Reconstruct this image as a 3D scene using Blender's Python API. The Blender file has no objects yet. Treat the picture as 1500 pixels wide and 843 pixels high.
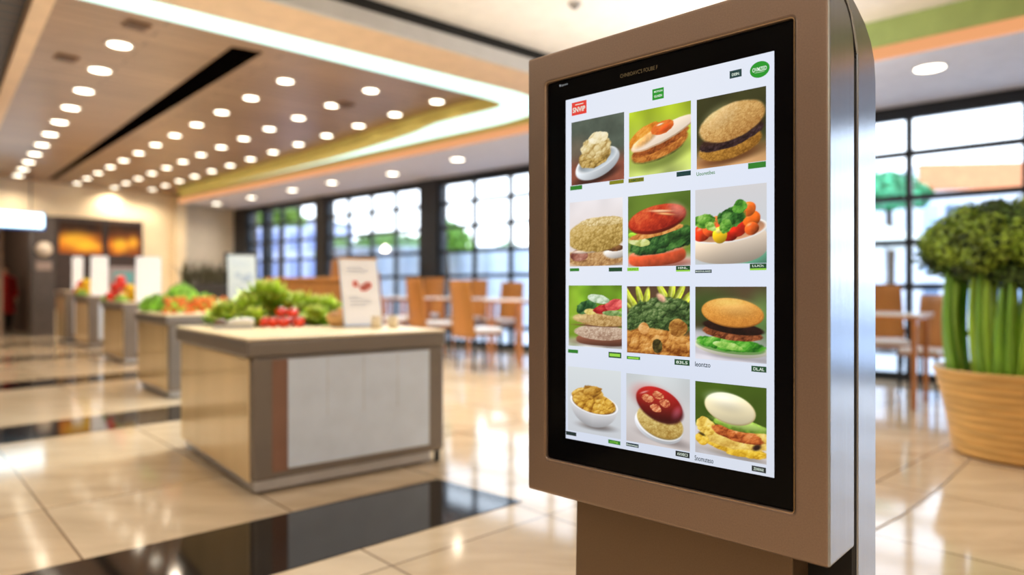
import bpy, bmesh, math, random
import numpy as np
from mathutils import Vector, Matrix
random.seed(7)
PI = math.pi
S = bpy.context.scene
COL = S.collection
EYE = 1.15          # camera height
F = 1000.0          # focal length in pixels of a 1500 px wide frame

# ------------------------------------------------------------------ helpers
def lin(c):
    return tuple(((v/255.0)/12.92 if v/255.0 <= .04045 else ((v/255.0+.055)/1.055)**2.4) for v in c[:3])

def atz(px, py, z):
    """ground-plan point of a feature seen at (px,py) that lies at height z"""
    d = (z-EYE)*1000.0/(421.0-py)
    return ((px-750)/1000.0*d, d)

def aty(px, d):
    return ((px-750)/1000.0*d, d)

def tag(o, label=None, cat=None, group=None, kind=None):
    if label: o['label'] = label
    if cat: o['category'] = cat
    if group: o['group'] = group
    if kind: o['kind'] = kind
    return o

def empty(name, loc=(0,0,0), rz=0.0, label=None, cat=None, group=None):
    o = bpy.data.objects.new(name, None); COL.objects.link(o)
    o.empty_display_size = .1
    o.location = loc; o.rotation_euler = (0,0,rz)
    return tag(o, label, cat, group)

def dup(root, loc=None, rz=None, label=None, scale=None):
    r = root.copy(); COL.objects.link(r)
    if loc is not None: r.location = loc
    if rz is not None: r.rotation_euler = (r.rotation_euler.x, r.rotation_euler.y, rz)
    if scale is not None: r.scale = (scale,)*3
    if label: r['label'] = label
    for ch in [c for c in bpy.data.objects if c.parent == root]:
        c = ch.copy(); COL.objects.link(c); c.parent = r
        for g in [q for q in bpy.data.objects if q.parent == ch]:
            d = g.copy(); COL.objects.link(d); d.parent = c
    return r

class MB:
    def __init__(s): s.v=[]; s.f=[]; s.m=[]; s.s=[]; s.cur=0; s.sm=False
    def add(s, vs, fs):
        o=len(s.v); s.v += [tuple(q) for q in vs]
        for f in fs:
            s.f.append(tuple(i+o for i in f)); s.m.append(s.cur); s.s.append(s.sm)
    def box(s, x0,x1,y0,y1,z0,z1):
        s.add([(x0,y0,z0),(x1,y0,z0),(x1,y1,z0),(x0,y1,z0),(x0,y0,z1),(x1,y0,z1),(x1,y1,z1),(x0,y1,z1)],
              [(0,3,2,1),(4,5,6,7),(0,1,5,4),(1,2,6,5),(2,3,7,6),(3,0,4,7)])
    def prism(s, poly, z0, z1):
        n=len(poly)
        ar=sum(poly[i][0]*poly[(i+1)%n][1]-poly[(i+1)%n][0]*poly[i][1] for i in range(n))
        if ar<0: poly=poly[::-1]
        s.add([(p[0],p[1],z0) for p in poly]+[(p[0],p[1],z1) for p in poly],
              [tuple(range(n))[::-1], tuple(range(n,2*n))]+[(i,(i+1)%n,(i+1)%n+n,i+n) for i in range(n)])
    def lathe(s, prof, n=32, c=(0,0,0)):
        vs=[]; fs=[]
        for r,z in prof:
            for k in range(n):
                a=2*PI*k/n; vs.append((c[0]+r*math.cos(a), c[1]+r*math.sin(a), c[2]+z))
        for j in range(len(prof)-1):
            for k in range(n):
                k2=(k+1)%n; fs.append((j*n+k, j*n+k2, (j+1)*n+k2, (j+1)*n+k))
        fs.append(tuple(range(n))[::-1]); fs.append(tuple(range((len(prof)-1)*n, len(prof)*n)))
        s.add(vs, fs)
    def tube(s, pts, rad, n=8):
        vs=[]; fs=[]; pts=[Vector(p) for p in pts]
        if not isinstance(rad,(list,tuple)): rad=[rad]*len(pts)
        for i,p in enumerate(pts):
            t=(pts[min(i+1,len(pts)-1)]-pts[max(i-1,0)]).normalized()
            u=t.cross(Vector((0,0,1)))
            if u.length<1e-3: u=t.cross(Vector((1,0,0)))
            u.normalize(); w=t.cross(u)
            for k in range(n):
                a=2*PI*k/n; vs.append(p+rad[i]*(math.cos(a)*u+math.sin(a)*w))
        for i in range(len(pts)-1):
            for k in range(n):
                k2=(k+1)%n; fs.append((i*n+k,(i+1)*n+k,(i+1)*n+k2,i*n+k2))
        fs.append(tuple(range(n))); fs.append(tuple(range((len(pts)-1)*n,len(pts)*n))[::-1])
        s.add(vs,fs)
    def ball(s, c, r, n=16, m=10, fn=None):
        vs=[]; fs=[]
        if not isinstance(r,(tuple,list)): r=(r,r,r)
        for j in range(m+1):
            th=PI*j/m
            for k in range(n):
                a=2*PI*k/n; q=1.0 if fn is None else fn(a,th)
                vs.append((c[0]+q*r[0]*math.sin(th)*math.cos(a), c[1]+q*r[1]*math.sin(th)*math.sin(a), c[2]+q*r[2]*math.cos(th)))
        for j in range(m):
            for k in range(n):
                k2=(k+1)%n; fs.append((j*n+k,(j+1)*n+k,(j+1)*n+k2,j*n+k2))
        s.add(vs,fs)
    def build(s, name, mats, parent=None, bevel=0, seg=2, loc=None, rz=None, weld=False):
        me=bpy.data.meshes.new(name); me.from_pydata(s.v,[],s.f)
        if not isinstance(mats,(list,tuple)): mats=[mats]
        for m in mats: me.materials.append(m)
        me.polygons.foreach_set('material_index', s.m)
        me.polygons.foreach_set('use_smooth', s.s)
        me.validate(); me.update()
        o=bpy.data.objects.new(name, me); COL.objects.link(o)
        if parent: o.parent=parent
        if loc is not None: o.location=loc
        if rz is not None: o.rotation_euler=(0,0,rz)
        if weld or bevel:
            bm=bmesh.new(); bm.from_mesh(me); bmesh.ops.remove_doubles(bm, verts=bm.verts, dist=1e-5)
            bmesh.ops.recalc_face_normals(bm, faces=bm.faces); bm.to_mesh(me); bm.free()
        if bevel:
            b=o.modifiers.new('bevel','BEVEL'); b.width=bevel; b.segments=seg; b.limit_method='ANGLE'; b.angle_limit=math.radians(40)
            b.harden_normals=False
        return o

def rbox(name, dims, mat, parent=None, bevel=.004, **k):
    m=MB(); m.box(*dims); return m.build(name, mat, parent, bevel, **k)

# ------------------------------------------------------------------ materials
MATS={}
def mat(name, col, rough=.5, metal=0.0, var=.06, scale=6.0, emit=0.0, ecol=None, bump=0.0, bscale=40, spec=.5, coat=0.0, stretch=None, island=0.0, trans=0.0, col2=None):
    if name in MATS: return MATS[name]
    m=bpy.data.materials.new(name); m.use_nodes=True; nt=m.node_tree; n=nt.nodes; l=nt.links
    b=n['Principled BSDF']
    b.inputs['Roughness'].default_value=rough; b.inputs['Metallic'].default_value=metal
    b.inputs['Specular IOR Level'].default_value=spec
    b.inputs['Coat Weight'].default_value=coat; b.inputs['Coat Roughness'].default_value=.08
    tc=n.new('ShaderNodeTexCoord'); mp=n.new('ShaderNodeMapping')
    l.new(tc.outputs['Object'], mp.inputs['Vector'])
    if stretch: mp.inputs['Scale'].default_value=stretch
    nz=n.new('ShaderNodeTexNoise'); nz.inputs['Scale'].default_value=scale; nz.inputs['Detail'].default_value=5
    l.new(mp.outputs[0], nz.inputs['Vector'])
    c=lin(col); rp=n.new('ShaderNodeValToRGB')
    lo=tuple(max(0,v*(1-var*2.2)) for v in c)+(1,); hi=tuple(min(1,v*(1+var*2.2)) for v in (lin(col2) if col2 else c))+(1,)
    rp.color_ramp.elements[0].position=.32; rp.color_ramp.elements[1].position=.68
    rp.color_ramp.elements[0].color=lo; rp.color_ramp.elements[1].color=hi
    l.new(nz.outputs['Fac'], rp.inputs['Fac'])
    src=rp.outputs['Color']
    if island:
        g=n.new('ShaderNodeNewGeometry'); hs=n.new('ShaderNodeHueSaturation')
        mr=n.new('ShaderNodeMapRange'); mr.inputs['To Min'].default_value=1-island; mr.inputs['To Max'].default_value=1+island
        l.new(g.outputs['Random Per Island'], mr.inputs['Value']); l.new(mr.outputs[0], hs.inputs['Value'])
        l.new(src, hs.inputs['Color']); src=hs.outputs['Color']
    l.new(src, b.inputs['Base Color'])
    if emit:
        b.inputs['Emission Color'].default_value=lin(ecol or col)+(1,); b.inputs['Emission Strength'].default_value=emit
    if trans: b.inputs['Transmission Weight'].default_value=trans
    if bump:
        n2=n.new('ShaderNodeTexNoise'); n2.inputs['Scale'].default_value=bscale; l.new(mp.outputs[0], n2.inputs['Vector'])
        bp=n.new('ShaderNodeBump'); bp.inputs['Strength'].default_value=bump; bp.inputs['Distance'].default_value=.01
        l.new(n2.outputs['Fac'], bp.inputs['Height']); l.new(bp.outputs[0], b.inputs['Normal'])
    MATS[name]=m; return m

def glow(name, col, strength):
    if name in MATS: return MATS[name]
    m=bpy.data.materials.new(name); m.use_nodes=True; nt=m.node_tree
    b=nt.nodes['Principled BSDF']; b.inputs['Base Color'].default_value=(.02,.02,.02,1)
    b.inputs['Specular IOR Level'].default_value=.2; b.inputs['Roughness'].default_value=.35
    b.inputs['Emission Color'].default_value=lin(col)+(1,); b.inputs['Emission Strength'].default_value=strength
    MATS[name]=m; return m

def glass_pane(name, tint=(.95,.98,1.0), refl=.07):
    m=bpy.data.materials.new(name); m.use_nodes=True; nt=m.node_tree; n=nt.nodes; l=nt.links
    n.remove(n['Principled BSDF']); out=n['Material Output']
    t=n.new('ShaderNodeBsdfTransparent'); t.inputs[0].default_value=tint+(1,)
    g=n.new('ShaderNodeBsdfGlossy'); g.inputs['Roughness'].default_value=.03
    mx=n.new('ShaderNodeMixShader'); mx.inputs[0].default_value=refl
    l.new(t.outputs[0],mx.inputs[1]); l.new(g.outputs[0],mx.inputs[2]); l.new(mx.outputs[0],out.inputs[0])
    MATS[name]=m; return m

def tile_floor():
    m=bpy.data.materials.new('polished_tile'); m.use_nodes=True; nt=m.node_tree; n=nt.nodes; l=nt.links
    b=n['Principled BSDF']
    tc=n.new('ShaderNodeTexCoord'); mp=n.new('ShaderNodeMapping'); mp.inputs['Rotation'].default_value=(0,0,math.radians(-43)); mp.inputs['Location'].default_value=(.28,.36,0)
    l.new(tc.outputs['Object'],mp.inputs[0])
    br=n.new('ShaderNodeTexBrick'); br.offset=0.0; br.inputs['Scale'].default_value=1.0
    br.inputs['Brick Width'].default_value=.92; br.inputs['Row Height'].default_value=.92; br.inputs['Mortar Size'].default_value=.005
    br.inputs['Color1'].default_value=lin((226,205,176))+(1,); br.inputs['Color2'].default_value=lin((214,190,158))+(1,)
    br.inputs['Mortar'].default_value=lin((120,98,76))+(1,)
    l.new(mp.outputs[0],br.inputs['Vector'])
    nz=n.new('ShaderNodeTexNoise'); nz.inputs['Scale'].default_value=3.0; nz.inputs['Detail'].default_value=8; nz.inputs['Distortion'].default_value=.7
    mp2=n.new('ShaderNodeMapping'); mp2.inputs['Rotation'].default_value=(0,0,math.radians(-43)); mp2.inputs['Scale'].default_value=(.6,2.2,1)
    l.new(tc.outputs['Object'],mp2.inputs[0]); l.new(mp2.outputs[0],nz.inputs['Vector'])
    rp=n.new('ShaderNodeValToRGB'); rp.color_ramp.elements[0].position=.3; rp.color_ramp.elements[1].position=.7
    rp.color_ramp.elements[0].color=(.72,.70,.67,1); rp.color_ramp.elements[1].color=(1.0,1.0,1.0,1)
    l.new(nz.outputs['Fac'],rp.inputs[0])
    mx=n.new('ShaderNodeMix'); mx.data_type='RGBA'; mx.blend_type='MULTIPLY'; mx.inputs['Factor'].default_value=.8
    l.new(br.outputs['Color'],mx.inputs['A']); l.new(rp.outputs[0],mx.inputs['B'])
    l.new(mx.outputs['Result'],b.inputs['Base Color'])
    b.inputs['Roughness'].default_value=.09; b.inputs['Specular IOR Level'].default_value=.75
    MATS['floor']=m; return m

def plank_mat(name, c1, c2, mortar, width=3.2, row=.19, rot=-43, rough=.35, mort=.009):
    m=bpy.data.materials.new(name); m.use_nodes=True; nt=m.node_tree; n=nt.nodes; l=nt.links
    b=n['Principled BSDF']; b.inputs['Roughness'].default_value=rough
    tc=n.new('ShaderNodeTexCoord'); mp=n.new('ShaderNodeMapping'); mp.inputs['Rotation'].default_value=(0,0,math.radians(rot))
    l.new(tc.outputs['Object'],mp.inputs[0])
    br=n.new('ShaderNodeTexBrick'); br.offset=.37; br.inputs['Scale'].default_value=1.0
    br.inputs['Brick Width'].default_value=width; br.inputs['Row Height'].default_value=row; br.inputs['Mortar Size'].default_value=mort
    br.inputs['Color1'].default_value=lin(c1)+(1,); br.inputs['Color2'].default_value=lin(c2)+(1,); br.inputs['Mortar'].default_value=lin(mortar)+(1,)
    l.new(mp.outputs[0],br.inputs['Vector'])
    nz=n.new('ShaderNodeTexNoise'); nz.inputs['Scale'].default_value=2.5; nz.inputs['Detail'].default_value=6
    mp2=n.new('ShaderNodeMapping'); mp2.inputs['Rotation'].default_value=(0,0,math.radians(rot)); mp2.inputs['Scale'].default_value=(.5,9,1)
    l.new(tc.outputs['Object'],mp2.inputs[0]); l.new(mp2.outputs[0],nz.inputs['Vector'])
    rp=n.new('ShaderNodeValToRGB'); rp.color_ramp.elements[0].color=(.62,.6,.58,1); rp.color_ramp.elements[1].color=(1,1,1,1)
    rp.color_ramp.elements[0].position=.3; rp.color_ramp.elements[1].position=.7
    l.new(nz.outputs['Fac'],rp.inputs[0])
    mx=n.new('ShaderNodeMix'); mx.data_type='RGBA'; mx.blend_type='MULTIPLY'; mx.inputs['Factor'].default_value=.8
    l.new(br.outputs['Color'],mx.inputs['A']); l.new(rp.outputs[0],mx.inputs['B']); l.new(mx.outputs['Result'],b.inputs['Base Color'])
    MATS[name]=m; return m

def vcol_mat(name, strength=1.0):
    m=bpy.data.materials.new(name); m.use_nodes=True; nt=m.node_tree; n=nt.nodes; l=nt.links
    b=n['Principled BSDF']; b.inputs['Base Color'].default_value=(.01,.01,.01,1); b.inputs['Roughness'].default_value=.25; b.inputs['Specular IOR Level'].default_value=.15
    a=n.new('ShaderNodeAttribute'); a.attribute_name='pic'
    l.new(a.outputs['Color'],b.inputs['Emission Color']); b.inputs['Emission Strength'].default_value=strength
    MATS[name]=m; return m

M_floor=tile_floor()
M_black=mat('black_polished_stone',(22,20,19),rough=.07,var=.15,scale=14,spec=.7)
M_white_ceil=mat('ceiling_paint',(232,226,218),rough=.75,var=.02)
M_soffit=mat('soffit_paint',(205,200,205),rough=.6,var=.02)
M_beige=mat('beige_bulkhead_paint',(214,184,150),rough=.6,var=.03)
M_lgrey=mat('pale_grey_paint',(190,190,190),rough=.6,var=.02)
M_cream=mat('cream_wall_paint',(238,220,186),rough=.7,var=.03,scale=2)
M_wood_ceil=plank_mat('ceiling_planks',(164,132,102),(144,114,88),(84,62,46))
M_dark=mat('dark_slot',(6,5,5),rough=.7,var=.1)
M_navy=mat('dark_window_frame',(16,22,32),rough=.4,var=.1)
M_darkslat=plank_mat('dark_ceiling_slats',(20,16,13),(28,20,14),(120,80,36),width=5,row=.22,rough=.5,mort=.012)
M_brown=mat('dark_brown_board',(48,32,24),rough=.5,var=.12)
M_charcoal=mat('charcoal_panel',(72,64,60),rough=.5,var=.06)
M_led=glow('cove_led',(214,255,242),1.7)
M_orange=glow('warm_cove_strip',(255,176,118),.85)
M_green=mat('green_fascia_paint',(160,182,112),rough=.6,var=.03,emit=.04)  # green paint plus a faint added glow, standing for light on it
M_olive=mat('olive_fascia_lit',(206,192,110),rough=.9,var=.03,emit=.16,spec=.05)  # yellow cove light on the green fascia, put into colour and glow
M_lens=glow('downlight_lens',(255,244,220),9.0)
M_trim=mat('white_trim',(235,232,226),rough=.4,var=.02)
M_glass=glass_pane('window_glass')

# ------------------------------------------------------------------ the room
PW=Vector((.31,12.4)); W=Vector((-.751,.661)); N=Vector((.661,.751))
def R(a,n): p=PW+a*W+n*N; return (p.x,p.y)
WANG=math.atan2(W.y,W.x)
ZS=3.38; ZR=3.5; ZW=3.65; ZM=3.76; A_FAR=11.0; A_R=-12.0; N_B=-15.0

def struct(o): o['kind']='structure'; return o
def ppoly(name, poly, z0, z1, m, bevel=0):
    b=MB(); b.prism(poly,z0,z1); return struct(b.build(name,m,bevel=bevel))

ppoly('floor',[R(A_FAR+7,N_B-.3),R(A_R-.3,N_B-.3),R(A_R-.3,.25),R(A_FAR+7,.25)],-.1,0,M_floor)
# black inlays, crossing the aisle
def inlay(name, pts): ppoly(name, pts, -.01, .004, M_black)
inlay('trim_1',[(-4.62,.37),(-.449,4.08),(.055,3.66),(-4.2,-.25)])
inlay('trim_2',[(-7.0,2.6),(-4.11,5.64),(-2.2,7.9),(-1.5,7.35),(-3.69,5.06),(-6.4,1.9)])
inlay('trim_3',[(-9.2,5.0),(-5.95,8.42),(-4.2,10.4),(-3.7,9.9),(-5.4,7.9),(-8.6,4.4)])
inlay('trim_4',[(-11.6,7.4),(-8.1,11.3),(-6.5,13.2),(-6.1,12.7),(-7.7,10.8),(-11.1,6.9)])
inlay('trim_5',[(-13.4,10.0),(-10.2,13.9),(-8.9,15.4),(-8.5,15.0),(-9.8,13.4),(-12.9,9.5)])
# curved joint in the tiling by the planter
arc=[atz(1285,690,0),atz(1350,672,0),atz(1410,632,0),atz(1440,602,0)]
arc=[atz(x,y,0) for x,y in ((1270,782),(1320,756),(1375,716),(1415,678),(1440,648),(1452,628))]
b=MB()
pv=[Vector(p) for p in arc]; L=[];Rr=[]
for i,p in enumerate(pv):
    t=(pv[min(i+1,len(pv)-1)]-pv[max(i-1,0)]).normalized(); q=Vector((-t.y,t.x))*.0045
    L.append(p+q); Rr.append(p-q)
for i in range(len(pv)-1): b.prism([tuple(L[i]),tuple(L[i+1]),tuple(Rr[i+1]),tuple(Rr[i])],-.005,.003)
struct(b.build('trim_6',mat('grout',(158,142,126),rough=.6)))

# walls (window wall is wall_right as one walks in)
def wallbox(name, a0,a1,n0,n1,z0,z1,m): return ppoly(name,[R(a0,n0),R(a1,n0),R(a1,n1),R(a0,n1)],z0,z1,m)
ZT=4.1
wallbox('wall_front', A_R-.3,A_R, N_B-.3,.25,0,ZT,M_cream)
wallbox('wall_left', A_R-.3,A_FAR+7, N_B-.3,N_B,0,ZT,mat('warm_wall',(190,172,158),rough=.7,var=.04))
# far wall with the corridor opening at n -5.0 .. -8.6
b=MB()
b.prism([R(A_FAR,0.25),R(A_FAR+.25,0.25),R(A_FAR+.25,-4.55),R(A_FAR,-4.55)],0,ZT)
b.prism([R(A_FAR,-8.6),R(A_FAR+.25,-8.6),R(A_FAR+.25,N_B),R(A_FAR,N_B)],0,ZT)
b.prism([R(A_FAR,-4.55),R(A_FAR+.25,-4.55),R(A_FAR+.25,-8.6),R(A_FAR,-8.6)],2.86,ZT)
struct(b.build('wall_back',M_cream))
# corridor behind the opening
M_corr=mat('corridor_wall',(96,78,66),rough=.6,var=.08)
wallbox('wall_corridor_end',A_FAR+6.5,A_FAR+6.7,-4.0,-9.2,0,3.3,M_corr)
wallbox('wall_corridor_right',A_FAR+.25,A_FAR+6.5,-4.3,-4.55,0,3.3,M_corr)
wallbox('wall_corridor_left',A_FAR+.25,A_FAR+6.5,-8.6,-8.85,0,3.3,M_corr)
wallbox('ceiling_corridor',A_FAR+.25,A_FAR+6.7,-4.0,-9.2,2.86,2.96,mat('corridor_ceiling',(70,56,46),rough=.7))
# charcoal pillar beside the opening, pale pilasters
wallbox('trim_7',A_FAR-.16,A_FAR+.1,-4.52,-4.98,0,2.84,M_charcoal)
wallbox('trim_8',A_FAR+1.2,A_FAR+1.5,-5.25,-5.75,0,2.86,mat('pale_pilaster',(176,154,138),rough=.6))
wallbox('trim_9',A_FAR-.22,A_FAR+.0,-1.5,-1.75,0,3.6,M_cream)
wallbox('trim_10',A_FAR-.02,A_FAR+.0,-1.5,0,0,ZT,mat('grey_cream_wall',(206,198,184),rough=.7,var=.02))

# window wall: piers, header, bays
b=MB()
for a0,a1 in ((2.365,2.93),(6.38,6.83),(9.3,9.42),(10.26,11.0),(-1.55,-1.1),(-12,-11.4)):
    b.prism([R(a0,-.08),R(a1,-.08),R(a1,.2),R(a0,.2)],0,ZS)
b.prism([R(A_R,-.05),R(A_FAR,-.05),R(A_FAR,.2),R(A_R,.2)],ZS-.1,ZT)
struct(b.build('wall_right',M_navy))
bays=[(-11.4,-1.55,[-10.6,-9.5,-8.38,-7.23,-6.08,-4.93,-3.8,-2.7]),(-1.1,2.365,[-.5,.447,1.388]),(2.93,6.38,[3.79,4.65,5.52]),(6.83,9.3,[7.65,8.48]),(9.42,10.26,[])]
for i,(a0,a1,cols) in enumerate(bays):
    b=MB()
    w=.07 if i==0 else .062
    def bar(x0,x1,z0,z1): b.prism([R(x0,-.03),R(x1,-.03),R(x1,.05),R(x0,.05)],z0,z1)
    for c in [a0+w/2]+cols+[a1-w/2]: bar(c-w/2,c+w/2,0,ZS-.1)
    step=.545 if i==0 else .49
    z=ZS-.1-step+.06
    bar(a0,a1,ZS-.16,ZS-.1)
    while z>.2:
        bar(a0,a1,z-.036,z+.036); z-=step
    bar(a0,a1,0,.1)
    fr=struct(b.build('window_%d'%(i+1),M_navy))
    g=MB(); pts=[R(a0+.02,.012),R(a1-.02,.012)]
    g.add([(pts[0][0],pts[0][1],.05),(pts[1][0],pts[1][1],.05),(pts[1][0],pts[1][1],ZS-.12),(pts[0][0],pts[0][1],ZS-.12)],[(0,1,2,3)])
    g.build('window_pane',M_glass,fr)

# ------------------------------------------------------------------ ceilings
# window-side soffit
E0=Vector((4.43,5.9)); E1=Vector((-7.9,17.2)); ed=(E1-E0).normalized()
Ea=E0-ed*6.0; Eb=E1+ed*1.2
pr=R(A_R,.0); pl=R(A_FAR,.0)
b=MB(); b.prism([tuple(Ea),tuple(Eb),pl,pr],ZS,ZS+.06); struct(b.build('ceiling_soffit',M_soffit))
en=Vector((ed.y,-ed.x));  en = en if en.dot(N)>0 else -en
def strip(name,p0,p1,off0,off1,z0,z1,m):
    q=[p0+en*off0,p1+en*off0,p1+en*off1,p0+en*off1]
    b=MB(); b.prism([tuple(v) for v in q],z0,z1); return struct(b.build(name,m))
strip('trim_11',Ea,Eb,-.02,.03,ZS-.005,ZS+.115,M_orange)           # warm strip along the soffit edge
xr=Vector((1.2,8.86))
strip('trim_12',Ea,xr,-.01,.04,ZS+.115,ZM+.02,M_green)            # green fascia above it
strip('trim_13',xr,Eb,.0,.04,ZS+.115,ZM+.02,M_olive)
# cove LED ring with rounded corner
O=[(-8.5,.72),(-2.96,5.58),(-.5,7.73),(.08,8.24),(.36,8.66),(.34,9.12),(-.1,9.72),(-1.1,10.62),(-3.4,12.7),(-8.2,17.1)]
I=[(-8.85,.85),(-3.49,5.58),(-.95,7.90),(-.28,8.52),(-.14,8.72),(-.2,8.92),(-.60,9.3),(-1.52,10.18),(-3.60,12.46),(-8.25,17.03)]
def cat(P,k=8):
    P=[Vector(p) for p in P]; out=[]
    for i in range(len(P)-1):
        p0=P[max(i-1,0)];p1=P[i];p2=P[i+1];p3=P[min(i+2,len(P)-1)]
        if i==0: out+= [p1.lerp(p2,t/k) for t in range(k)]; continue
        for t in range(k):
            u=t/k
            m1=(p2-p0)*.5*min(1,(p2-p1).length/max((p1-p0).length,1e-6)); m2=(p3-p1)*.5*min(1,(p2-p1).length/max((p3-p2).length,1e-6))
            out.append((2*u**3-3*u**2+1)*p1+(u**3-2*u**2+u)*m1+(-2*u**3+3*u**2)*p2+(u**3-u**2)*m2)
    out.append(P[-1]); return out
Oc=cat(O); Ic=cat(I)
def kled(i):                      # the bright strip narrows away along the window side
    return 1.0 if i<52 else max(0.0,1-(i-52)/17.0)
Lc=[Oc[i].lerp(Ic[i],kled(i)) for i in range(len(Oc))]
Jc=[Ic[i]+((Ic[i]-Oc[i]).normalized()*(.0 if i<36 else min(.09,.008*(i-36)))) for i in range(len(Oc))]
b=MB(); b2=MB()
for i in range(len(Oc)-1):
    for bb,P_,Q_ in ((b,Lc,Oc),(b2,Jc,Lc)):
        if (P_[i]-Q_[i]).length+(P_[i+1]-Q_[i+1]).length<1e-4: continue
        bb.add([(P_[i].x,P_[i].y,ZR),(P_[i+1].x,P_[i+1].y,ZR),(Q_[i+1].x,Q_[i+1].y,ZR),(Q_[i].x,Q_[i].y,ZR)],[(0,1,2,3)])
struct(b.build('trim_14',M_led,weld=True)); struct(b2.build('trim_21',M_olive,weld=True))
Ic=Jc
b=MB()      # olive inner fascia, rising from the ring to the planked ceiling
for i in range(25,len(Ic)-1):
    k=min(1,(i-25)/10)
    a_,c_=Ic[i],Ic[i+1]
    b.add([(a_.x,a_.y,ZR),(c_.x,c_.y,ZR),(c_.x,c_.y,ZW),(a_.x,a_.y,ZW)],[(0,1,2,3)])
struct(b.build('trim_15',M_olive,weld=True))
b=MB()
for i in range(0,26):
    a_,c_=Ic[i],Ic[i+1]
    b.add([(a_.x,a_.y,ZR),(c_.x,c_.y,ZR),(c_.x,c_.y,ZW),(a_.x,a_.y,ZW)],[(0,1,2,3)])
struct(b.build('trim_16',M_beige,weld=True))
# front bulkhead of the ring: underside, pale face, dark shadow gap
B0=Vector((-7.6,.7)); B1=Vector((1.45,8.52))
bd=(B1-B0).normalized(); bn=Vector((-bd.y,bd.x))
b=MB(); under=[tuple(B0),tuple(B1),(1.0,9.0),(.5,9.3)]+[tuple(v) for v in reversed([q for q in Oc[:44]])]
b.prism(under,ZR+.005,ZR+.03); struct(b.build('ceiling_bulkhead',M_beige))
def front(name,off,z0,z1,m,th=.05):
    q=[B0-bn*off,B1-bn*off,B1-bn*(off-th),B0-bn*(off-th)]
    b=MB(); b.prism([tuple(v) for v in q],z0,z1); return struct(b.build(name,m))
front('trim_17',.02,ZR-.005,ZR+.14,M_lgrey)
front('trim_18',-.01,ZR+.14,ZM+.02,M_dark)
# flat white ceiling above our heads
b=MB(); b.prism([tuple(B0+bn*.05-bd*8),tuple(B1+bn*.05),tuple(Ea+(xr-Ea)*1.02+en*.02),tuple(Ea+en*.02),R(A_R-.1,N_B)],ZM,ZM+.05)
struct(b.build('ceiling_front',M_white_ceil))
# planked ceiling
LB0=Vector((-3.73,5.58)); LB1=Vector((-12.8,16.2))
lbd=(LB1-LB0).normalized()
b=MB(); b.prism([tuple(LB0-lbd*.95),tuple(LB1+lbd*2),R(A_FAR,.0),(.5,9.6),(.45,8.3)],ZW,ZW+.05); struct(b.build('ceiling_planks',M_wood_ceil))
# beam on its left and the dark slatted ceiling beyond
lbn=Vector((-lbd.y,lbd.x))
b=MB(); b.prism([tuple(LB0-lbd*.8),tuple(LB1+lbd*2),tuple(LB1+lbd*2+lbn*.14),tuple(LB0-lbd*.8+lbn*.14)],ZR,ZR+.2); struct(b.build('trim_19',M_beige))
b=MB(); b.prism([tuple(LB0-lbd*.8+lbn*.1),tuple(LB1+lbd*3+lbn*.1),tuple(LB1+lbd*3+lbn*9),tuple(LB0-lbd*.8+lbn*9)],ZW-.02,ZW+.05); struct(b.build('ceiling_dark',M_darkslat))
# outer lid so no sky leaks in
ppoly('ceiling',[R(A_FAR+7,N_B-.3),R(A_R-.3,N_B-.3),R(A_R-.3,.25),R(A_FAR+7,.25)],ZT-.02,ZT+.1,M_white_ceil)

# long dark slot in the planks
p0=Vector(atz(340,68,ZW)); p1=Vector(atz(384,76,ZW)); p2=Vector(atz(80,262,ZW)); p3=Vector(atz(72,262,ZW))
b=MB(); b.prism([tuple(p0),tuple(p1),tuple(p2),tuple(p3)],ZW-.012,ZW+.01)
o=b.build('ceiling_slot',mat('slot_black',(4,3,3),rough=1.0,spec=0.0)); struct(o); o.name='trim_20'

# ceiling vents
ve=empty('ceiling_vent',(*atz(97,84,ZW),ZW),WANG,'small brown square vent in the plank ceiling left of the long dark slot','vent')
rbox('vent_frame',(-.1,.1,-.1,.1,-.02,.0),mat('vent_brown',(110,78,52)),ve,.003)
b=MB()
for k in range(5): b.box(-.08,.08,-.075+k*.032,-.06+k*.032,-.026,-.019)
b.build('vent_louver',mat('vent_slat',(70,48,34)),ve)
for (x,y,lab) in ((505,152,'small brown square vent in the plank ceiling near its rounded corner'),(200,36,'faint square vent in the plank ceiling near the bright cove strip')):
    dup(ve,(*atz(x,y,ZW),ZW),WANG,lab)
sd=empty('smoke_detector',(*atz(842,4,ZM),ZM),0,'small grey smoke detector on the white ceiling left of the kiosk top','smoke detector')
b=MB(); b.sm=True; b.lathe([(.001,-.0),(.06,0),(.06,-.018),(.045,-.03),(.001,-.03)],24); b.build('detector_base',mat('det_grey',(150,146,142)),sd)
b=MB(); b.sm=True; b.lathe([(.028,-.03),(.026,-.05),(.012,-.056),(.001,-.056)],16); b.build('sensor_cap',mat('det_grey2',(110,106,104)),sd)

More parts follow.
